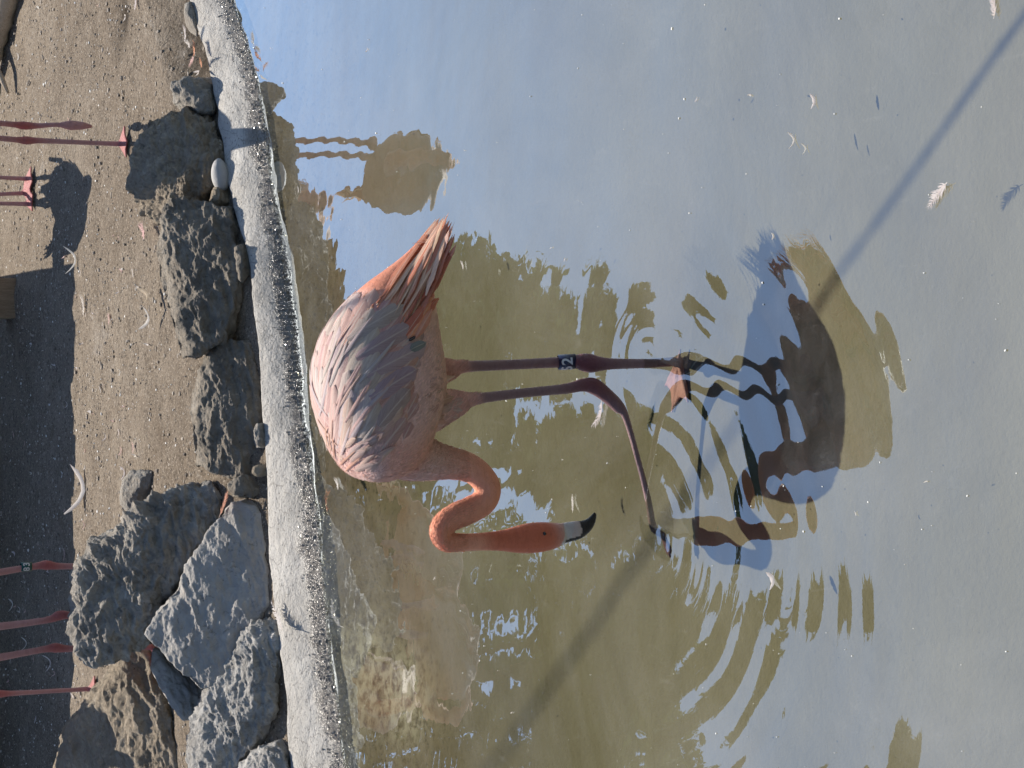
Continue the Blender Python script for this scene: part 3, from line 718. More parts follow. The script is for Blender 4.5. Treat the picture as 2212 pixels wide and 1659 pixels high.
# --- the wading bird
CAMREL = Vector((0, 0, CAMH)) - FOOT
neckP, neckR = px_tube(NECK, BY - .01, 4); billP, billR = px_tube(BILL, BY - .01, 3)
l1P, l1R = px_tube(LEG1, BY + .03, 4, y_end=Y0 - .004); l2P, l2R = px_tube(LEG2, BY - .045, 4, y_end=Y0 - .005)
fa = l1P[-1] + Vector((0, 0, .002))
tipm = onz(1450, 892, FOOT.z) - FOOT; d0 = math.atan2(tipm.y - fa.y, tipm.x - fa.x); Lt = (Vector((tipm.x, tipm.y, 0)) - Vector((fa.x, fa.y, 0))).length
feet = [(fa, [(d0 - .55, .75), (d0, 1.0), (d0 + .62, .78)], Lt, .0062), (l2P[-1], [(3.3, .8), (3.5, 1.0), (3.7, .8)], .05, .0055)]
bm_main = build_bird('body', neckP, neckR, billP, billR, [(l1P, l1R), (l2P, l2R)], feet, vox=.0031, hz=(loc(1276, 785, Y0 + .03).z, .33, loc(1006, 800, BY).z))
bird = empty('flamingo', FOOT); tag(bird, 'large pink flamingo wading in the pool, head bowed, navy leg band', 'flamingo', 'flamingos')
body_o = obj('body', bm_main, None, bird)
_q = sorted(l1P, key=lambda p: abs((p - CAMREL).normalized().dot((loc(1220, 782.5, Y0 + .03) - CAMREL).normalized()) - 1))[:2]
BANDP = _q[0]; ax_ = l1P[l1P.index(_q[0]) - 1] - l1P[l1P.index(_q[0]) + 1]
text_band('52', BANDP, ax_, .0162, .037, M['band_blue'], bird, [-1.02, .08], .033)
for s_ in (-1, 1):
    c = loc(1165, 1151, BY - .01) + Vector((0, s_ * .0285, .002))
    V, Fc = tube([c + Vector((0, t * s_, 0)) for t in (-.003, 0, .002, .003)], [.004, .004, .003, .001], 10, 1.0, Vector((1, 0, 0)))
    obj('eye', mesh_from('eye', V, Fc), M['eye'], bird)

# --- plumage laid over the wading bird
bvh = BVHTree.FromPolygons([v.co.copy() for v in bm_main.vertices], [tuple(p.vertices) for p in bm_main.polygons])
CAMLOC = Vector((0, 0, CAMH)) - FOOT
def surf(x, y):
    if 600 < y < 1030: x = min(max(x, top_x(y) + 7), bot_x(y) + 60)
    d = ray(x, y).normalized(); h = bvh.ray_cast(CAMLOC, d)
    if h[0] is None:
        p = loc(x, y, BY); h2 = bvh.find_nearest(p)
        if h2[0] is not None and (h2[0] - p).length < .035: return h2[0].copy(), h2[1].copy()
        return p, Vector((0, -.8, .6))
    if abs(h[0].y + FOOT.y - BY) > .2: return h[0].copy(), h[1].copy()
    return h[0].copy(), h[1].copy()
def lay_feather(parent, x, y, dx, dy, L, W, color, lo, hi, mat, n=8, curve=0.0, jag=.10, tipround=.55, mirror=True, name='feather'):
    l = math.hypot(dx, dy); dx /= l; dy /= l; path = []; nr_ = []
    for i in range(n):
        t = i / (n - 1); px = x + dx * L * t - dy * curve * L * t * t; py = y + dy * L * t + dx * curve * L * t * t
        p, nm = surf(px, py)
        path.append(p + nm * (lo + (hi - lo) * t)); nr_.append(nm)
    # even out the path so feathers bridge small hollows
    for _ in range(2):
        path = [path[0]] + [(path[i - 1] + path[i] * 2 + path[i + 1]) / 4 for i in range(1, n - 1)] + [path[-1] + (path[-1] - path[-2]) * .0]
        nr_ = [((nr_[max(i - 1, 0)] + nr_[i] * 2 + nr_[min(i + 1, n - 1)]) / 4).normalized() for i in range(n)]
    if max((path[i + 1] - path[i]).length for i in range(n - 1)) > L * PXM * 2.6 / (n - 1) + .03: return
    m = feather_mesh(path, W * PXM, nr_, 2, jag, tipround)
    o = tinted(obj(name, m, mat, parent), color)
    if mirror:
        c = o.copy(); COL.objects.link(c); c.parent = parent
        c.scale = (1, -1, 1); c.location = (0, 2 * (BY - FOOT.y), 0)
    return o
pale = (.76, .53, .46); rose = (.74, .455, .385); mauve = (.69, .445, .39); orange = (1.0, .66, .47); coral = (.92, .42, .28)
def flow(x, y):
    # direction feathers lie in, as (dx, dy) on the bird's side
    t = min(max((1030 - y) / 420, 0), 1); v = min(max((x - top_x(y)) / max(bot_x(y) - top_x(y), 1), 0), 1)
    a_top = math.radians(-2 + 44 * t ** 1.5); a_mid = math.radians(40 + 6 * t); a_low = math.radians(22 + 12 * t)
    a = a_top + (a_mid - a_top) * min(v / .32, 1) if v < .5 else a_mid + (a_low - a_mid) * (v - .5) / .5
    return math.sin(a), -math.cos(a)
wing = empty('wing'); wing.parent = bird; wing.location = (0, 0, 0)
# long flight coverts along the lower wing, laid rear to front so the front ones overlap
for i in range(10):
    t = i / 9; y = 720 + 225 * t; x = 808 - 5 * t + 20 * math.sin(t * 3)
    dx, dy = flow(x, y)
    lay_feather(wing, x, y, dx, dy, 140 - 50 * t, 50, [pale, mauve, rose][i % 3], .001, .004, M['feather'], 10, .03, .04)
for i in range(12):                                            # smooth flank feathers below the wing
    t = (i + random.uniform(.2, .8)) / 12; y = 765 + 215 * t; x = top_x(y) + (bot_x(y) - top_x(y)) * random.uniform(.56, .70); dx, dy = flow(x, y)
    lay_feather(wing, x, y, dx * .8, dy, 95 - 25 * t, 40, random.choice([(.62, .42, .385), rose, (.60, .44, .42)]), -.001, .0022, M['feather'], 9, random.uniform(-.05, .05), .08, .5)
for row, (v0, L, W, h0) in enumerate(((.44, 150, 62, .0024), (.31, 168, 60, .0030), (.19, 170, 54, .0036), (.09, 165, 46, .0042), (.02, 150, 38, .0046))):
    nrow = 8 + row
    for i in range(nrow):
        t = (i + random.uniform(.35, .65)) / nrow; y = 716 + 290 * t
        tx, bx = top_x(y), bot_x(y); x = tx + (bx - tx) * (v0 + random.uniform(-.02, .02))
        dx, dy = flow(x, y); c = random.choice([pale, rose, mauve] if row < 2 else [(.74, .615, .57), (.72, .58, .535), pale])
        LL = L * random.uniform(.9, 1.12) * (1 - .45 * max(0, t - .55)) * (.62 if t < .12 else .85 if t < .25 else 1)
        lay_feather(wing, x, y, dx + random.uniform(-.04, .04), dy, LL, W * random.uniform(.9, 1.1) * (1 - .3 * max(0, t - .7)), c, h0 * .45, h0 + random.uniform(0, .0005), M['feather'], 13, random.uniform(-.03, .03), .045, .60)
# narrow loose plumes over the shoulder and back
for i in range(20):
    y = random.uniform(760, 1000); tx, bx = top_x(y), bot_x(y); v = random.random() ** 1.2 * .36 + .03; x = tx + (bx - tx) * v
    dx, dy = flow(x, y); L = random.uniform(80, 130) * (.6 if y > 950 else 1)
    lay_feather(wing, x, y, dx + random.uniform(-.05, .05), dy, L, random.uniform(7, 12), random.choice([(.68, .60, .58), (.66, .56, .54), pale]), .0042, random.uniform(.0052, .0062), M['feather'], 11, random.uniform(-.06, .06), .06, .15, mirror=i % 2 == 0)
# shoulder tufts
for i in range(18):
    y = random.uniform(960, 1026); v = random.uniform(.14, .48); x = top_x(y) + (bot_x(y) - top_x(y)) * v
    a = math.radians(random.uniform(30, 58)); lay_feather(wing, x, y, math.sin(a), -math.cos(a), random.uniform(34, 58), random.uniform(10, 18), random.choice([pale, rose, (.64, .47, .43)]), .003, .0070, M['feather'], 8, random.uniform(.05, .28), .12, .4, mirror=False)
for i in range(5):
    y = 965 + i * 13; x = top_x(y) + 5; lay_feather(wing, x, y, .75 if y > 1000 else -.02, -1 if y < 1000 else -.65, 50, 5, (.64, .38, .27), .004, .0062, M['feather'], 7, 0, .1, .4, mirror=False)
# tail plume
tail = empty('tail'); tail.parent = bird
for i in range(110):
    f = random.random() ** 1.05; bx_ = 775 + f * 158 + random.uniform(-6, 6); by_ = 694 - 74 * random.random() + (14 if f > .6 else 0)
    g_ = min(max(f + random.uniform(-.12, .12), 0), 1)
    ex = 925 + g_ * 52 + random.uniform(-8, 10); ey = 505 - 42 * (1 - abs(g_ - .75)) + 90 * max(0, g_ - .75) * 2 + random.uniform(-8, 26) + (26 if g_ < .35 else 0)
    depth = .12 - .25 * f + random.uniform(-.006, .006)
    pb = surf(bx_ - (by_ - 640) * .55, by_)[0] + Vector((0, -.002, .003)) if by_ > 640 else loc(bx_, by_, BY + depth); pe = loc(ex, ey, BY + (.085 - .17 * g_) + random.uniform(-.006, .006)); n = 9; path = []
    for k in range(n):
        t = k / (n - 1); p = pb.lerp(pe, t); p.z += .010 * math.sin(math.pi * t) * (1 - f); path.append(p)
    c = random.choice([orange, orange, (.86, .43, .26), (.78, .31, .19)]) if f < .84 else random.choice([coral, (.62, .19, .13), orange])
    m = feather_mesh(path, random.uniform(10, 20) * PXM, [Vector((.15, -.50 + random.uniform(-.12, .12), .85)).normalized()] * n, 2, .28, .3, .05)
    tinted(obj('feather', m, M['tail'], tail), c)
for i in range(16):                                           # thin stray barbs round the plume
    pb = loc(random.uniform(860, 930), random.uniform(520, 590), BY - .02); pe = loc(random.uniform(930, 985), random.uniform(470, 545), BY - random.uniform(-.02, .05)); n = 6
    path = [pb.lerp(pe, k / (n - 1)) + Vector((0, 0, -.01 * math.sin(3.14 * k / (n - 1)))) for k in range(n)]
    tinted(obj('feather', feather_mesh(path, 3.0 * PXM, [Vector((.1, -.75, .65)).normalized()] * n, 1, .3, .3), M['tail'], tail), (.84, .46, .32))
# red under-tail coverts, wing tips and the small tuft below
for i in range(13):
    y = random.uniform(650, 740); x = random.uniform(872, 905); lay_feather(tail, x, y, random.uniform(.45, .8), -1, random.uniform(60, 95), random.uniform(18, 28), random.choice([coral, (.74, .26, .18), (.80, .40, .31), (.66, .22, .16)]), .004, .012, M['tail'], 8, random.uniform(-.1, .1), .15, .4, mirror=i % 2 == 0)
for i in range(6):
    pb = loc(900 + i * 3, 655 - i * 2, BY - .05); pe = loc(934 + random.uniform(-6, 8), 606 + random.uniform(-4, 10), BY - .045); n = 6
    path = [pb.lerp(pe, k / (n - 1)) for k in range(n)]
    tinted(obj('feather', feather_mesh(path, 13 * PXM, [Vector((0, -.8, .6))] * n, 2, .2, .4), M['tail'], tail), orange)
# three broad flight feathers with pale edges over the flank, one with a dark tip
for (x, y, x2, y2, w, c) in ((752, 735, 868, 657, 42, (.56, .45, .455)), (770, 775, 884, 700, 44, (.60, .47, .455)), (792, 812, 915, 742, 46, (.58, .46, .46)), (800, 860, 895, 795, 44, (.54, .42, .43)), (818, 920, 880, 838, 38, (.57, .44, .43))):
    lay_feather(wing, x, y, x2 - x, y2 - y, math.hypot(x2 - x, y2 - y), w, c, .0042, .0062, M['feather'], 12, .04, .04, .72, mirror=True)
lay_feather(wing, 884, 757, 25, -13, 36, 22, (.30, .32, .33), .0068, .0072, M['feather'], 6, .04, .05, .5, mirror=True)
lay_feather(wing, 880, 738, 25, -16, 17, 7, (.03, .03, .04), .0074, .0078, M['feather'], 6, .04, .05, .5, mirror=True)
# soft belly and thigh down
down = empty('belly_down'); down.parent = bird
for i in range(40):
    y = random.uniform(775, 930); x = random.uniform(905, 970) if y > 850 else random.uniform(900, 960)
    p, nm = surf(x, y)
    if x > bot_x(y) - 12 and not (845 < y < 905 or 780 < y < 815): continue
    lay_feather(down, x, y, random.uniform(.7, 1.2), random.uniform(-.7, .2), random.uniform(26, 50), random.uniform(14, 26), random.choice([(.74, .46, .40), (.70, .48, .44), (.68, .42, .37)]), -.001, .002, M['feather'], 6, random.uniform(-.2, .2), .3, .35, mirror=False)

# short soft feathers standing off the neck, breast, belly and thighs (one mass of down)
cat_ = bm_main.color_attributes['col']; pc = np.empty(len(bm_main.vertices) * 4, np.float32); cat_.data.foreach_get('color', pc); pc = pc.reshape(-1, 4)
vco = coords(bm_main); vno = normals(bm_main); NP_ = np.array([tuple(p) for p in neckP])
zleg = loc(1006, 830, BY).z; cand = np.where((vco[:, 2] > zleg) & (vco[:, 0] > billP[1].x - 1))[0]
blen = np.array(loc(1200, 1158, BY)); V = []; Fc = []; CC = []
bodyc = np.array(loc(820, 850, BY)); tailx = loc(900, 560, BY).x
for q in rng.choice(cand, 42000):
    p = vco[q]; n_ = vno[q]; dn = np.linalg.norm(NP_ - p, axis=1); k = int(dn.argmin()); onneck = dn[k] < .058 and k > 3 + 8 * rng.random()
    if p[0] > loc(900, 690, BY).x: continue
    if np.linalg.norm(p - blen) < .030 or (onneck and k > len(NP_) - 3): continue
    if p[2] < blen[2] + .01 and not p[0] > loc(900, 960, BY).x: pass
    if onneck: t_ = NP_[min(k + 1, len(NP_) - 1)] - NP_[max(k - 1, 0)]; t_ = -t_ if k < 60 else -t_
    else: t_ = np.array([.75, 0, -.65]) if p[2] < bodyc[2] + .02 else np.array([.95, 0, -.3])
    if not onneck and p[2] > bodyc[2] - .01 and p[0] > loc(900, 960, BY).x: continue
    t_ = t_ / (np.linalg.norm(t_) + 1e-9); t_ = t_ - n_ * (t_ @ n_); t_ /= np.linalg.norm(t_) + 1e-9; sd_ = np.cross(t_, n_)
    L_ = rng.uniform(.007, .012) * (1 if onneck else 1.3); w_ = rng.uniform(.0006, .0010) * (1 if onneck else 1.3); up_ = rng.uniform(.04, .24) if onneck else rng.uniform(.02, .13)
    if not onneck and rng.random() < .35: continue; t_ = t_ + sd_ * rng.uniform(-.25, .25)
    a0 = p - n_ * .001; m0 = p + t_ * L_ * .55 + n_ * L_ * up_ * .7; e0 = p + t_ * L_ + n_ * L_ * up_ * .8; o = len(V)
    V += [a0 - sd_ * w_ * .6, a0 + sd_ * w_ * .6, m0 + sd_ * w_, m0 - sd_ * w_, e0]; Fc += [(o, o + 1, o + 2, o + 3), (o + 3, o + 2, o + 4)]
    c_ = pc[q].copy(); c_[:3] *= rng.uniform(.90, 1.22); c_[3] = .8; CC += [c_] * 5
fz = mesh_from('down', V, Fc); a_ = fz.color_attributes.new('col', 'FLOAT_COLOR', 'POINT'); a_.data.foreach_set('color', np.array(CC, np.float32).reshape(-1))
fo = obj('down', fz, M['plumage'], bird); fo['kind'] = 'stuff'

# --- the flock on the bank (same species, upright)
def bank_bird_mesh(kind, vox=.0046):
    """kind: 'two' both feet down, 'one' second foot dangling, 'high' second leg folded out of sight"""
    up = Vector((0, 0, .0)); shift = Vector((0, 0, .075))
    hipx = loc(960, 800, Y0).x; hz_ = loc(960, 800, Y0).z + .075
    def leg(dx, yy, z0=0.0, hock=.345):
        pts = [(hipx + .02 + dx, yy, hz_ + .03), (hipx + .01 + dx, yy, hz_ - .03), (dx * .9 + .012, yy, hock + .05), (dx + .016, yy, hock), (dx + .010, yy, hock - .05), (dx * .5 + .004, yy, .12 + z0), (dx * .35, yy, .02 + z0)]
        P_ = resample(pts, 4); R_ = resample([(.032,), (.016,), (.0115,), (.017,), (.0115,), (.0095,), (.0105,)], 4)
        return [Vector(p) for p in P_], [float(r[0]) for r in R_]
    legs = []; feet = []
    a, r = leg(0.0, .02); legs.append((a, r)); feet.append((a[-1] + Vector((0, 0, -.010)), [(2.25, .85), (3.14, .9), (4.03, .85)], .10, .0050))
    if kind == 'one': feet[0] = (feet[0][0], [(2.25, .95), (3.0, .8), (3.95, .85)], .10, .0050)
    if kind == 'two':
        a, r = leg(.10, -.05); legs.append((a, r)); feet.append((a[-1] + Vector((0, 0, -.010)), [(2.25, .85), (3.14, .9), (4.03, .85)], .10, .0050))
    elif kind == 'one':
        a, r = leg(.035, -.045, .12); a = a[:-3]; r = r[:-3]; legs.append((a, r))
        d = a[-1]; t = [d, d + Vector((.0, 0, -.03)), d + Vector((-.004, 0, -.075)), d + Vector((-.002, 0, -.11))]; legs.append((t, [.012, .020, .016, .006]))
    else:
        top = Vector((hipx + .03, -.04, hz_ + .02)); k = Vector((.05, -.045, .52)); e = Vector((hipx - .02, -.05, hz_))
        P_ = resample([tuple(top), tuple(top.lerp(k, .5)), tuple(k), tuple(k + Vector((-.02, 0, .03))), tuple(e)], 4); legs.append(([Vector(p) for p in P_], [.011] * len(P_)))
    nb = loc(890, 985, BY) + shift
    N_ = [tuple(loc(850, 960, BY) + shift), tuple(nb), tuple(nb + Vector((-.07, 0, -.02))), tuple(nb + Vector((-.15, 0, .05))), tuple(nb + Vector((-.13, 0, .17))), tuple(nb + Vector((-.06, 0, .27))), tuple(nb + Vector((-.05, 0, .37))), tuple(nb + Vector((-.10, 0, .44))), tuple(nb + Vector((-.16, 0, .425))), tuple(nb + Vector((-.20, 0, .39)))]
    if True:
        N_ = N_[:2] + [tuple(nb + Vector(v)) for v in ((-.06, 0, .0), (-.11, 0, .06), (-.07, 0, .14), (.02, .0, .155), (.10, .01, .15), (.16, .03, .155), (.21, .05, .15), (.24, .06, .145))]
    NP = [Vector(p) for p in resample(N_, 4)]; NR = [float(r[0]) for r in resample([(.07,), (.055,), (.038,), (.031,), (.028,), (.024,), (.022,), (.033,), (.032,), (.022,)], 4)]
    e = NP[-1]; BP = [e + Vector(v) for v in ((.005, 0, .004), (-.02, 0, -.02), (-.04, 0, -.045), (-.045, 0, -.07), (-.03, 0, -.095), (-.015, 0, -.105))]
    if True: BP = [e + Vector(v) for v in ((-.005, 0, .0), (.02, .005, .0), (.045, .01, -.005), (.06, .012, -.02), (.066, .014, -.035), (.066, .015, -.045))]
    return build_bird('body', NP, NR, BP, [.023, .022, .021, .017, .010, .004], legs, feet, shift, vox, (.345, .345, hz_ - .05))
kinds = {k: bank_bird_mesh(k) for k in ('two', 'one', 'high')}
def bank_bird(kind, at_px, rz, label, nfeather=14, band=None):
    g = ground_at(*at_px); root = empty('flamingo', g - Vector((0, 0, -.004)), rz); tag(root, label, 'flamingo', 'flamingos')
    obj('body', kinds[kind], None, root)
    sh = Vector((0, 0, .075)); random.seed(int(at_px[0] * 7 + at_px[1]))
    w = empty('wing'); w.parent = root
    for i in range(nfeather):
        t = i / (nfeather - 1); y = 690 + 280 * t; x = top_x(y) + (bot_x(y) - top_x(y)) * (.18 + .34 * random.random()); dx, dy = flow(x, y)
        n = 6; path = []
        for k in range(n):
            s_ = k / (n - 1); p, nm = surf(x + dx * 105 * s_, y + dy * 105 * s_); path.append(p + nm * (.006 + .008 * s_) + sh)
        m = feather_mesh(path, 38 * PXM, [Vector((0, -.9, .4))] * n, 1, .06)
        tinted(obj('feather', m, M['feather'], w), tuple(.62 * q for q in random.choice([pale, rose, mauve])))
    t_ = empty('tail'); t_.parent = root
    for i in range(8):
        n = 5; pb = loc(800 + i * 14, 625, BY) + sh; pe = loc(945 + i * 5, 500 + random.uniform(-20, 20), BY + random.uniform(-.03, .03)) + sh
        tinted(obj('feather', feather_mesh([pb.lerp(pe, k / (n - 1)) for k in range(n)], 20 * PXM, [Vector((0, -.8, .6))] * n, 1, .2), M['tail'], t_), orange)
    if band:
        hp = Vector((.013, .02, .415)); text_band(band, hp, Vector((0, 0, 1)), .0155, .036, M['band_green'], root, [-.55, .55], .03)
    return root
bank_bird('one', (268, 300), 1.75, 'flamingo standing on one foot behind the craggy rock, other foot dangling')
bank_bird('high', (66, 376), 1.35, 'single-footed flamingo leg near the upper soil, right of the paired feet')
bank_bird('two', (66, 432), 2.0, 'flamingo with both feet close together, dark shadows beside its feet')
bank_bird('high', (322, 1222), .1, 'flamingo whose leg wears a green band numbered 83', band='83')
bank_bird('two', (345, 1396), .2, 'flamingo with two legs rising straight behind the biggest boulder')
bank_bird('high', (203, 1476), 1.5, 'flamingo with one foot planted between boulder and tan mound')
random.seed(21)

# ------------------------------------------------------------------ loose feathers
def loose(kind, L, W, curl, bend=.3, n=9, jag=.2):
    path = []; 
    for i in range(n):
        t = i / (n - 1); path.append(Vector((L * (t - .5), bend * L * (t - .5) ** 2, curl * L * (1 - math.cos((t - .5) * 2.6)) + .001)))
    return feather_mesh(path, W, [Vector((0, -.15, 1)).normalized()] * n, 2, jag, .5, .18)
def downy(L, W, bend, curl, nb=30):
    V = []; Fc = []; UV = []
    def pt(t): return Vector((L * (t - .5), bend * L * (t - .5) ** 2, curl * L * (1 - math.cos((t - .5) * 2.4)) + .0012))
    for i in range(12):
        t = i / 11; w = L * .012 * (1.2 - t); V += [pt(t) + Vector((0, -w, .0005)), pt(t) + Vector((0, w, .0005))]; UV += [(.5, t), (.5, t)]
        if i: Fc.append((2 * i - 2, 2 * i - 1, 2 * i + 1, 2 * i))
    for sd in (-1, 1):
        for k in range(nb):
            t = .12 + .88 * k / (nb - 1) + random.uniform(-.02, .02); p = pt(min(t, 1)); l = W * .5 * (math.sin(math.pi * min(t * .8 + .12, 1)) ** .5) * random.uniform(.65, 1.15)
            a = random.uniform(.55, 1.0) if t < .9 else random.uniform(.1, .6); dr = Vector((math.cos(a), sd * math.sin(a), random.uniform(0, .25)))
            w = L * .022; o = len(V); m_ = p + dr * l * .55 + Vector((.0, 0, .0)); e = p + dr * l + Vector((l * .25, 0, -.1 * l))
            V += [p + Vector((-w, 0, 0)), p + Vector((w, 0, 0)), m_ + Vector((w * .9, 0, 0)), m_ + Vector((-w * .9, 0, 0)), e]; UV += [(.4, t), (.4, t), (.2, t), (.2, t), (0, t)]
            Fc += [(o, o + 1, o + 2, o + 3), (o + 3, o + 2, o + 4)]
    m = mesh_from('feather', V, Fc); uv = m.uv_layers.new(name='uv'); li = np.empty(len(m.loops), np.int32); m.loops.foreach_get('vertex_index', li)
    uv.data.foreach_set('uv', np.array(UV, np.float32)[li].reshape(-1)); return m
FM = [loose('a', .05, .014, .22, .5), downy(.05, .020, -.5, .12), loose('c', .05, .009, .35, .7), downy(.05, .028, .35, .10), loose('e', .05, .007, .5, .3)]
def put_feather(p, k, L, rz, col, label, group=None, tilt=0.0, mat='down'):
    m = FM[k]
    if not m.materials: m.materials.append(M['down'])
    o = obj('feather', m, None); o.location = p; s = L / .05; o.scale = (s, s, s); o.rotation_euler = (tilt, random.uniform(-.15, .15), rz)
    tinted(o, col, .04); return tag(o, label, 'feather', group)
W_ = (.82, .80, .78); PK = (.80, .58, .54); OR = (.82, .42, .25)
# floating, individually recognisable: (x, y, shape, length, turn, label)
for x, y, k, L, rz, lab in ((2030, 415, 3, .062, 2.2, 'largest white fluffy feather floating just beside the rope shadow, near the picture corner'), (1298, 895, 1, .070, 2.6, 'curled white feather floating below the lifted hock of the wading flamingo'), (2148, 12, 3, .045, .3, 'white feather floating at the very edge of the picture beyond the rope shadow end'),
                            (1238, 1090, 1, .042, .25, 'white feather floating just behind the bill of the wading flamingo'), (730, 1045, 3, .05, .9, 'white tufted feather floating close under the breast of the wading flamingo'), (655, 805, 3, .03, .3, 'white down feather at the waterline above the flamingo back'),
                            (1758, 218, 0, .03, .2, 'small upright-looking white feather floating in the open pale water'), (1715, 302, 2, .036, .3, 'longer one of two neighbouring slim white feathers in open water'), (1740, 320, 2, .024, .35, 'shorter one of two neighbouring slim white feathers in open water'), (1668, 1253, 0, .04, .6, 'white feather floating between the ripple stripes'),
                            (1000, 573, 3, .026, .5, 'white down feather floating beside the orange tail plume'), (645, 410, 3, .022, .2, 'round white feather on the brown reflection near the rim')):
    p = onz(x, y, .003); put_feather(p, k, L, rz, W_, lab)
for x, y in ((793, 108), (1003, 325), (585, 105), (1190, 535), (1220, 560), (938, 1250), (1505, 215), (1670, 510), (1848, 1110), (1620, 205), (2000, 1040), (1105, 1540)):
    put_feather(onz(x, y, .002), random.choice([0, 3, 1]), random.uniform(.009, .015), random.uniform(0, 6.28), W_, 'tiny white down feather floating alone on the pool', 'tiny feathers floating on the pool')
# on the bank
for x, y, k, L, rz, c, lab in ((182, 1060, 2, .19, 1.0 - 1.0, W_, 'longest white quill feather lying on sunlit soil near the shade edge'), (185, 662, 3, .085, .2, W_, 'fluffy white feather on the soil beside the corner of the shade'), (166, 560, 4, .11, .2, W_, 'thin curved white quill above the shade corner'), (240, 690, 3, .06, .8, PK, 'pale rounded feather on soil left of the fluffy white feather'),
                               (292, 968, 3, .045, .4, PK, 'pinkish feather on the soil behind the dark wedge rock'), (335, 500, 3, .09, .9, PK, 'pink and white feather tuft at the edge of the long dark rock'), (342, 640, 2, .10, .7, (.62, .52, .42), 'straw-coloured feather lying along the long dark rock top'), (345, 690, 2, .09, -.5, W_, 'white quill lying on the mould beside the long dark rock'),
                               (605, 1340, 1, .12, .9, W_, 'big white feather hanging over the rim beside the pitted rock'), (490, 1088, 1, .09, -.5, (.74, .36, .25), 'orange-based feather caught between boulder and smooth slab'), (425, 110, 1, .075, .6, OR, 'orange and white feather in the litter at the rim'), (405, 75, 3, .06, .2, W_, 'white fluffy feather at the start of the rim litter'),
                               (440, 140, 1, .06, .9, OR, 'second orange feather lying nearer the small wedge rock'), (420, 130, 3, .055, 2.0, PK, 'pink crumpled feather in the rim litter'), (412, 95, 3, .05, 1.0, W_, 'white crumpled feather in the middle of the rim litter'), (505, 132, 3, .035, .4, W_, 'white feather stuck on the wet edge of the rim'),
                               (433, 155, 2, .05, 1.2, W_, 'slim white feather beside the small wedge rock'), (298, 5, 3, .07, .1, W_, 'white droppings-stained feather in the hollow at picture edge'), (420, 408, 4, .07, .9, W_, 'thin white quill arched beside the egg-shaped stone'), (272, 1020, 2, .05, .2, W_, 'short white feather touching the half-buried stone'),
                               (60, 1390, 4, .06, .4, W_, 'curved white feather in the shade between two flamingo legs'), (112, 1430, 4, .07, .3, W_, 'curved white feather in shade beside the planted foot'), (30, 1305, 2, .06, .5, W_, 'white feather in the deep shade near the green band'), (143, 1200, 3, .05, .2, PK, 'pinkish feather right at the shade edge near the green-banded leg')):
    g = ground_at(x, y); zz = .006
    if (x, y) in ((605, 1340),): g = onz(x, y, .085); zz = .0
    if (x, y) == (505, 132): g = onz(x, y, .03)
    if (x, y) == (490, 1088): g = onz(x, y, .16); g.y -= .0
    if (x, y) in ((342, 640), (345, 690), (335, 500)): zz = .04
    put_feather(g + Vector((0, 0, zz)), k, L, rz, c, lab)
for i in range(150):
    x = random.uniform(10, 330); y = random.choice([random.uniform(0, 1659), random.uniform(500, 1500)])
    if x > 200 and (y > 1080 or 250 < y < 450): continue
    put_feather(ground_at(x, y) + Vector((0, 0, .005)), random.choice([0, 2, 4, 3]), random.choice([.015, .02, .028, .035]), random.uniform(0, 6.28), random.choice([W_, W_, PK]), 'tiny curled pale feather scattered on the bank soil', 'tiny feathers scattered on the soil')

# ------------------------------------------------------------------ branch, shelter, trees, rope
g0 = ground_at(48, -60); g1 = ground_at(30, 20); g2 = ground_at(16, 82); g3 = ground_at(4, 140); g4 = ground_at(-10, 200)
pts = [p + Vector((0, 0, .045)) for p in (g0, g1, g2, g3, g4)]
P_ = resample([tuple(p) for p in pts], 6); R_ = [.062 - .036 * i / (len(P_) - 1) + .004 * math.sin(i * 1.7) for i in range(len(P_))]
root = empty('fallen_branch', g1); tag(root, 'bleached fallen branch lying on the soil in the picture corner', 'branch')
V, Fc = tube([Vector(p) - g1 for p in P_], R_, 14); obj('limb', mesh_from('limb', V, Fc), M['log'], root)
q0 = Vector(P_[14]) - g1; V, Fc = tube([q0, q0 + Vector((-.08, -.05, .02)), q0 + Vector((-.16, -.13, .0)), q0 + Vector((-.22, -.16, -.02))], [.02, .016, .013, .006], 9); obj('twig', mesh_from('twig', V, Fc), M['log'], root)

def box(cx, cy, cz, sx, sy, sz):
    V = [Vector((cx + a * sx / 2, cy + b * sy / 2, cz + c * sz / 2)) for a in (-1, 1) for b in (-1, 1) for c in (-1, 1)]
    return V, [(0, 1, 3, 2), (4, 6, 7, 5), (0, 4, 5, 1), (2, 3, 7, 6), (0, 2, 6, 4), (1, 5, 7, 3)]
def boxo(name, parent, cx, cy, cz, sx, sy, sz, mat, bev=.006):
    V, Fc = box(cx, cy, cz, sx, sy, sz); m = mesh_from(name, V, Fc, False); o = obj(name, m, mat, parent)
    md = o.modifiers.new('b', 'BEVEL'); md.width = bev; md.segments = 2; return o
pa = ground_at(35, 601); pb = ground_at(35, 687); pw = abs(pa.x - pb.x); px_ = (pa.x + pb.x) / 2; py_ = pa.y + pw / 2; zg = pa.z
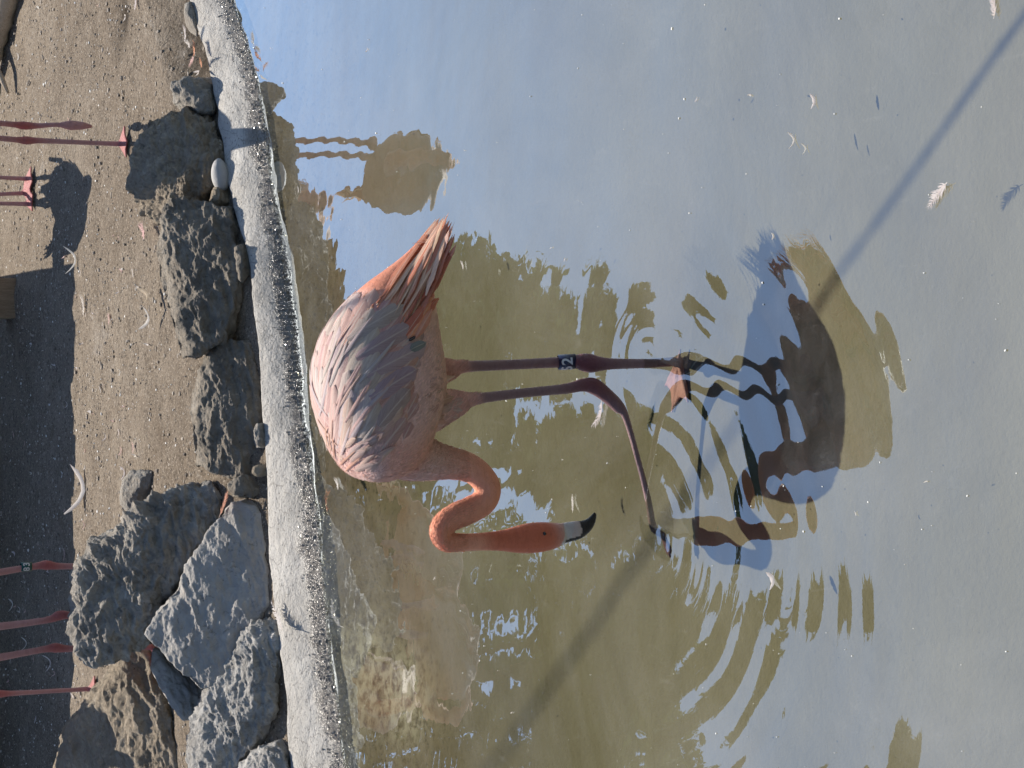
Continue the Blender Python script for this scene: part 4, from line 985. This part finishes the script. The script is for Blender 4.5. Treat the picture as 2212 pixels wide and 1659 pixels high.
# roof edge placed so that its shadow ends where the shade ends on the soil
shade = ground_at(152, 900); cot = math.cos(SUN_EL) / math.sin(SUN_EL)
roof_y = pa.y - .06; roof_h = (roof_y - shade.y) / cot + shade.z
shel = empty('shelter', (px_, py_, zg)); tag(shel, 'open wooden shelter whose square corner post stands at the shade corner', 'shelter')
roof_r = px_ + pw / 2 + math.tan(SUN_AZ) * (roof_h) * cot
for i in range(3):
    for k in range(2):
        boxo('post', shel, -2.4 * i, 2.6 * k, (roof_h - zg) / 2 - .06 - .05, pw, pw, roof_h - zg - .02, M['wood'])
Lr = 2.4 * 2 + .9
for k in range(2): boxo('beam', shel, -Lr / 2 + .3, 2.6 * k, roof_h - zg - .06, Lr, .10, .14, M['wood'])
nb_ = 26; y0r = roof_y - py_; depth_r = 3.5
for i in range(nb_):
    w = Lr / nb_; boxo('roof_board', shel, roof_r - px_ - w * (i + .5), y0r + depth_r / 2, roof_h - zg + .035 + (.021 if i % 2 else 0), w + .02, depth_r, .018, M['wood'], .003)

def tree(name, base, h, r, label, seed, nleaf=9000, low=.12, group='trees behind the bank'):
    rg = np.random.default_rng(seed); random.seed(seed)
    root = empty(name, base); tag(root, label, 'tree', group)
    V, Fc = tube([Vector((random.uniform(-.06, .06) * i, random.uniform(-.06, .06) * i, h * .9 * i / 7)) for i in range(8)], [.16 * (1 - i / 8.2) + .015 for i in range(8)], 10)
    parts = [(V, Fc)]; clumps = []
    for i in range(26):
        t = low + (1 - low) * rg.random(); z = h * t; rr = r * (1.0 - .75 * max(0, t - .35) / .65) * (.55 + .45 * min(1, t / .3)); a = rg.random() * 6.283
        e = Vector((math.cos(a) * rr * .72, math.sin(a) * rr * .72, z)); parts.append(tube([Vector((0, 0, z * .86)), e * .5 + Vector((0, 0, z * .46)), e], [.035, .025, .008], 6)); clumps.append((e, rr * .55))
    V, Fc = join(parts); obj('trunk', mesh_from('trunk', V, Fc), M['bark'], root)
    ci = rg.integers(0, len(clumps), nleaf); C = np.array([tuple(clumps[i][0]) for i in range(len(clumps))])[ci]; R = np.array([c[1] for c in clumps])[ci]
    d = rg.normal(size=(nleaf, 3)); d /= np.linalg.norm(d, axis=1)[:, None]; p = C + d * (R * rg.random(nleaf) ** .45)[:, None]
    p[:, 2] = np.clip(p[:, 2], .15, None)
    a = rg.normal(size=(nleaf, 3)); a /= np.linalg.norm(a, axis=1)[:, None]; b = np.cross(a, rg.normal(size=(nleaf, 3))); b /= np.linalg.norm(b, axis=1)[:, None]
    s = rg.uniform(.05, .11, (nleaf, 1)); q = np.stack([p - a * s, p + b * s * .45, p + a * s, p - b * s * .45], 1).reshape(-1, 3)
    m = mesh_from('crown', q, np.arange(nleaf * 4).reshape(-1, 4).tolist(), False); obj('crown', m, M['leaf'], root)
for i, (x, y, h, r, lab) in enumerate(((.30, 12.9, 5.6, .95, 'bushy tree right of the shelter, seen mirrored in the pool'), (-.75, 13.3, 5.9, 1.1, 'second bushy tree behind the shelter roof end'), (-1.9, 13.4, 6.9, 1.25, 'tall bushy tree behind the middle of the shelter'), (-3.2, 13.6, 8.0, 1.4, 'tallest dense tree behind the far half of the shelter'), (-4.7, 13.8, 8.3, 1.5, 'wide dense tree behind the far end of the shelter'), (-6.4, 13.8, 8.0, 1.6, 'outermost dense tree beyond the shelter'))):
    tree('tree', (x, y, .1), h, r, lab, 40 + i)
src = {o.name: o for o in bpy.data.objects}
tr0 = [o for o in bpy.data.objects if o.name.startswith('tree') and o.parent is None]
near_labels = ('right behind the viewing spot', 'next to the viewing spot, branch side', 'next to the viewing spot, boulder side', 'second along on the branch side', 'second along on the boulder side', 'outermost on the branch side', 'outermost on the boulder side')
for i, (x, lb) in enumerate(zip((.3, 3.2, -2.9, 6.3, -6.0, 9.5, -9.2), near_labels)):  # unseen trees added behind the camera to cut sky fill on the wing
    o = tr0[2 + i % 4]; c = o.copy(); COL.objects.link(c); c.location = (x, -4.6 - .5 * (i % 3), 0.0); c.rotation_euler = (0, 0, i * 1.3); c.scale = (1.25, 1.25, 1.15)
    tag(c, 'unseen tree added to block sky light, ' + lb, 'tree', 'trees on the visitors bank')
    for ch in o.children: d = ch.copy(); COL.objects.link(d); d.parent = c
random.seed(5)
# rope whose shadow crosses the pool
RP = []
for (x, y, z) in ((1070, 1650, 9.0), (2200, 50, 2.7)):
    f = onz(x, y, FLOORZ); k = (z - f.z) / SUNV.z; RP.append(f + SUNV * k)
d0_ = RP[1] - RP[0]; A_ = RP[0] - d0_ * 2.5; B_ = RP[-1] + d0_ * .40; n = 420
P_ = [A_.lerp(B_, i / (n - 1)) for i in range(n)]
P_ = [p + Vector((nz(i * .13, 0, 1), nz(i * .13, 0, 2), nz(i * .13, 0, 3))) * .006 for i, p in enumerate(P_)]
R_ = [(.0115 - .004 * i / n) * (1 + .5 * nz(i * .31, 0, 7) + random.uniform(-.15, .15)) for i in range(n)]
mid = A_.lerp(B_, .5); V, Fc = tube([p - mid for p in P_], R_, 8)
rp = obj('rope', mesh_from('rope', V, Fc), M['rope'], loc=mid); tag(rp, 'rope stretched overhead, seen only as a dark line of shadow across the pool', 'rope')
for p, nm in ((B_, 'mast'),):
    gz = ground_z(p.x, p.y) if p.y > inner_y(p.x) else -.1
    V, Fc = tube([Vector((0, 0, gz - .2 - p.z)), Vector((0, 0, .15))], [.05, .04], 12); po = obj('pole', mesh_from('pole', V, Fc), M['wood'], loc=p)
    tag(po, 'short wooden mooring post in the water holding the low rope end', 'pole')
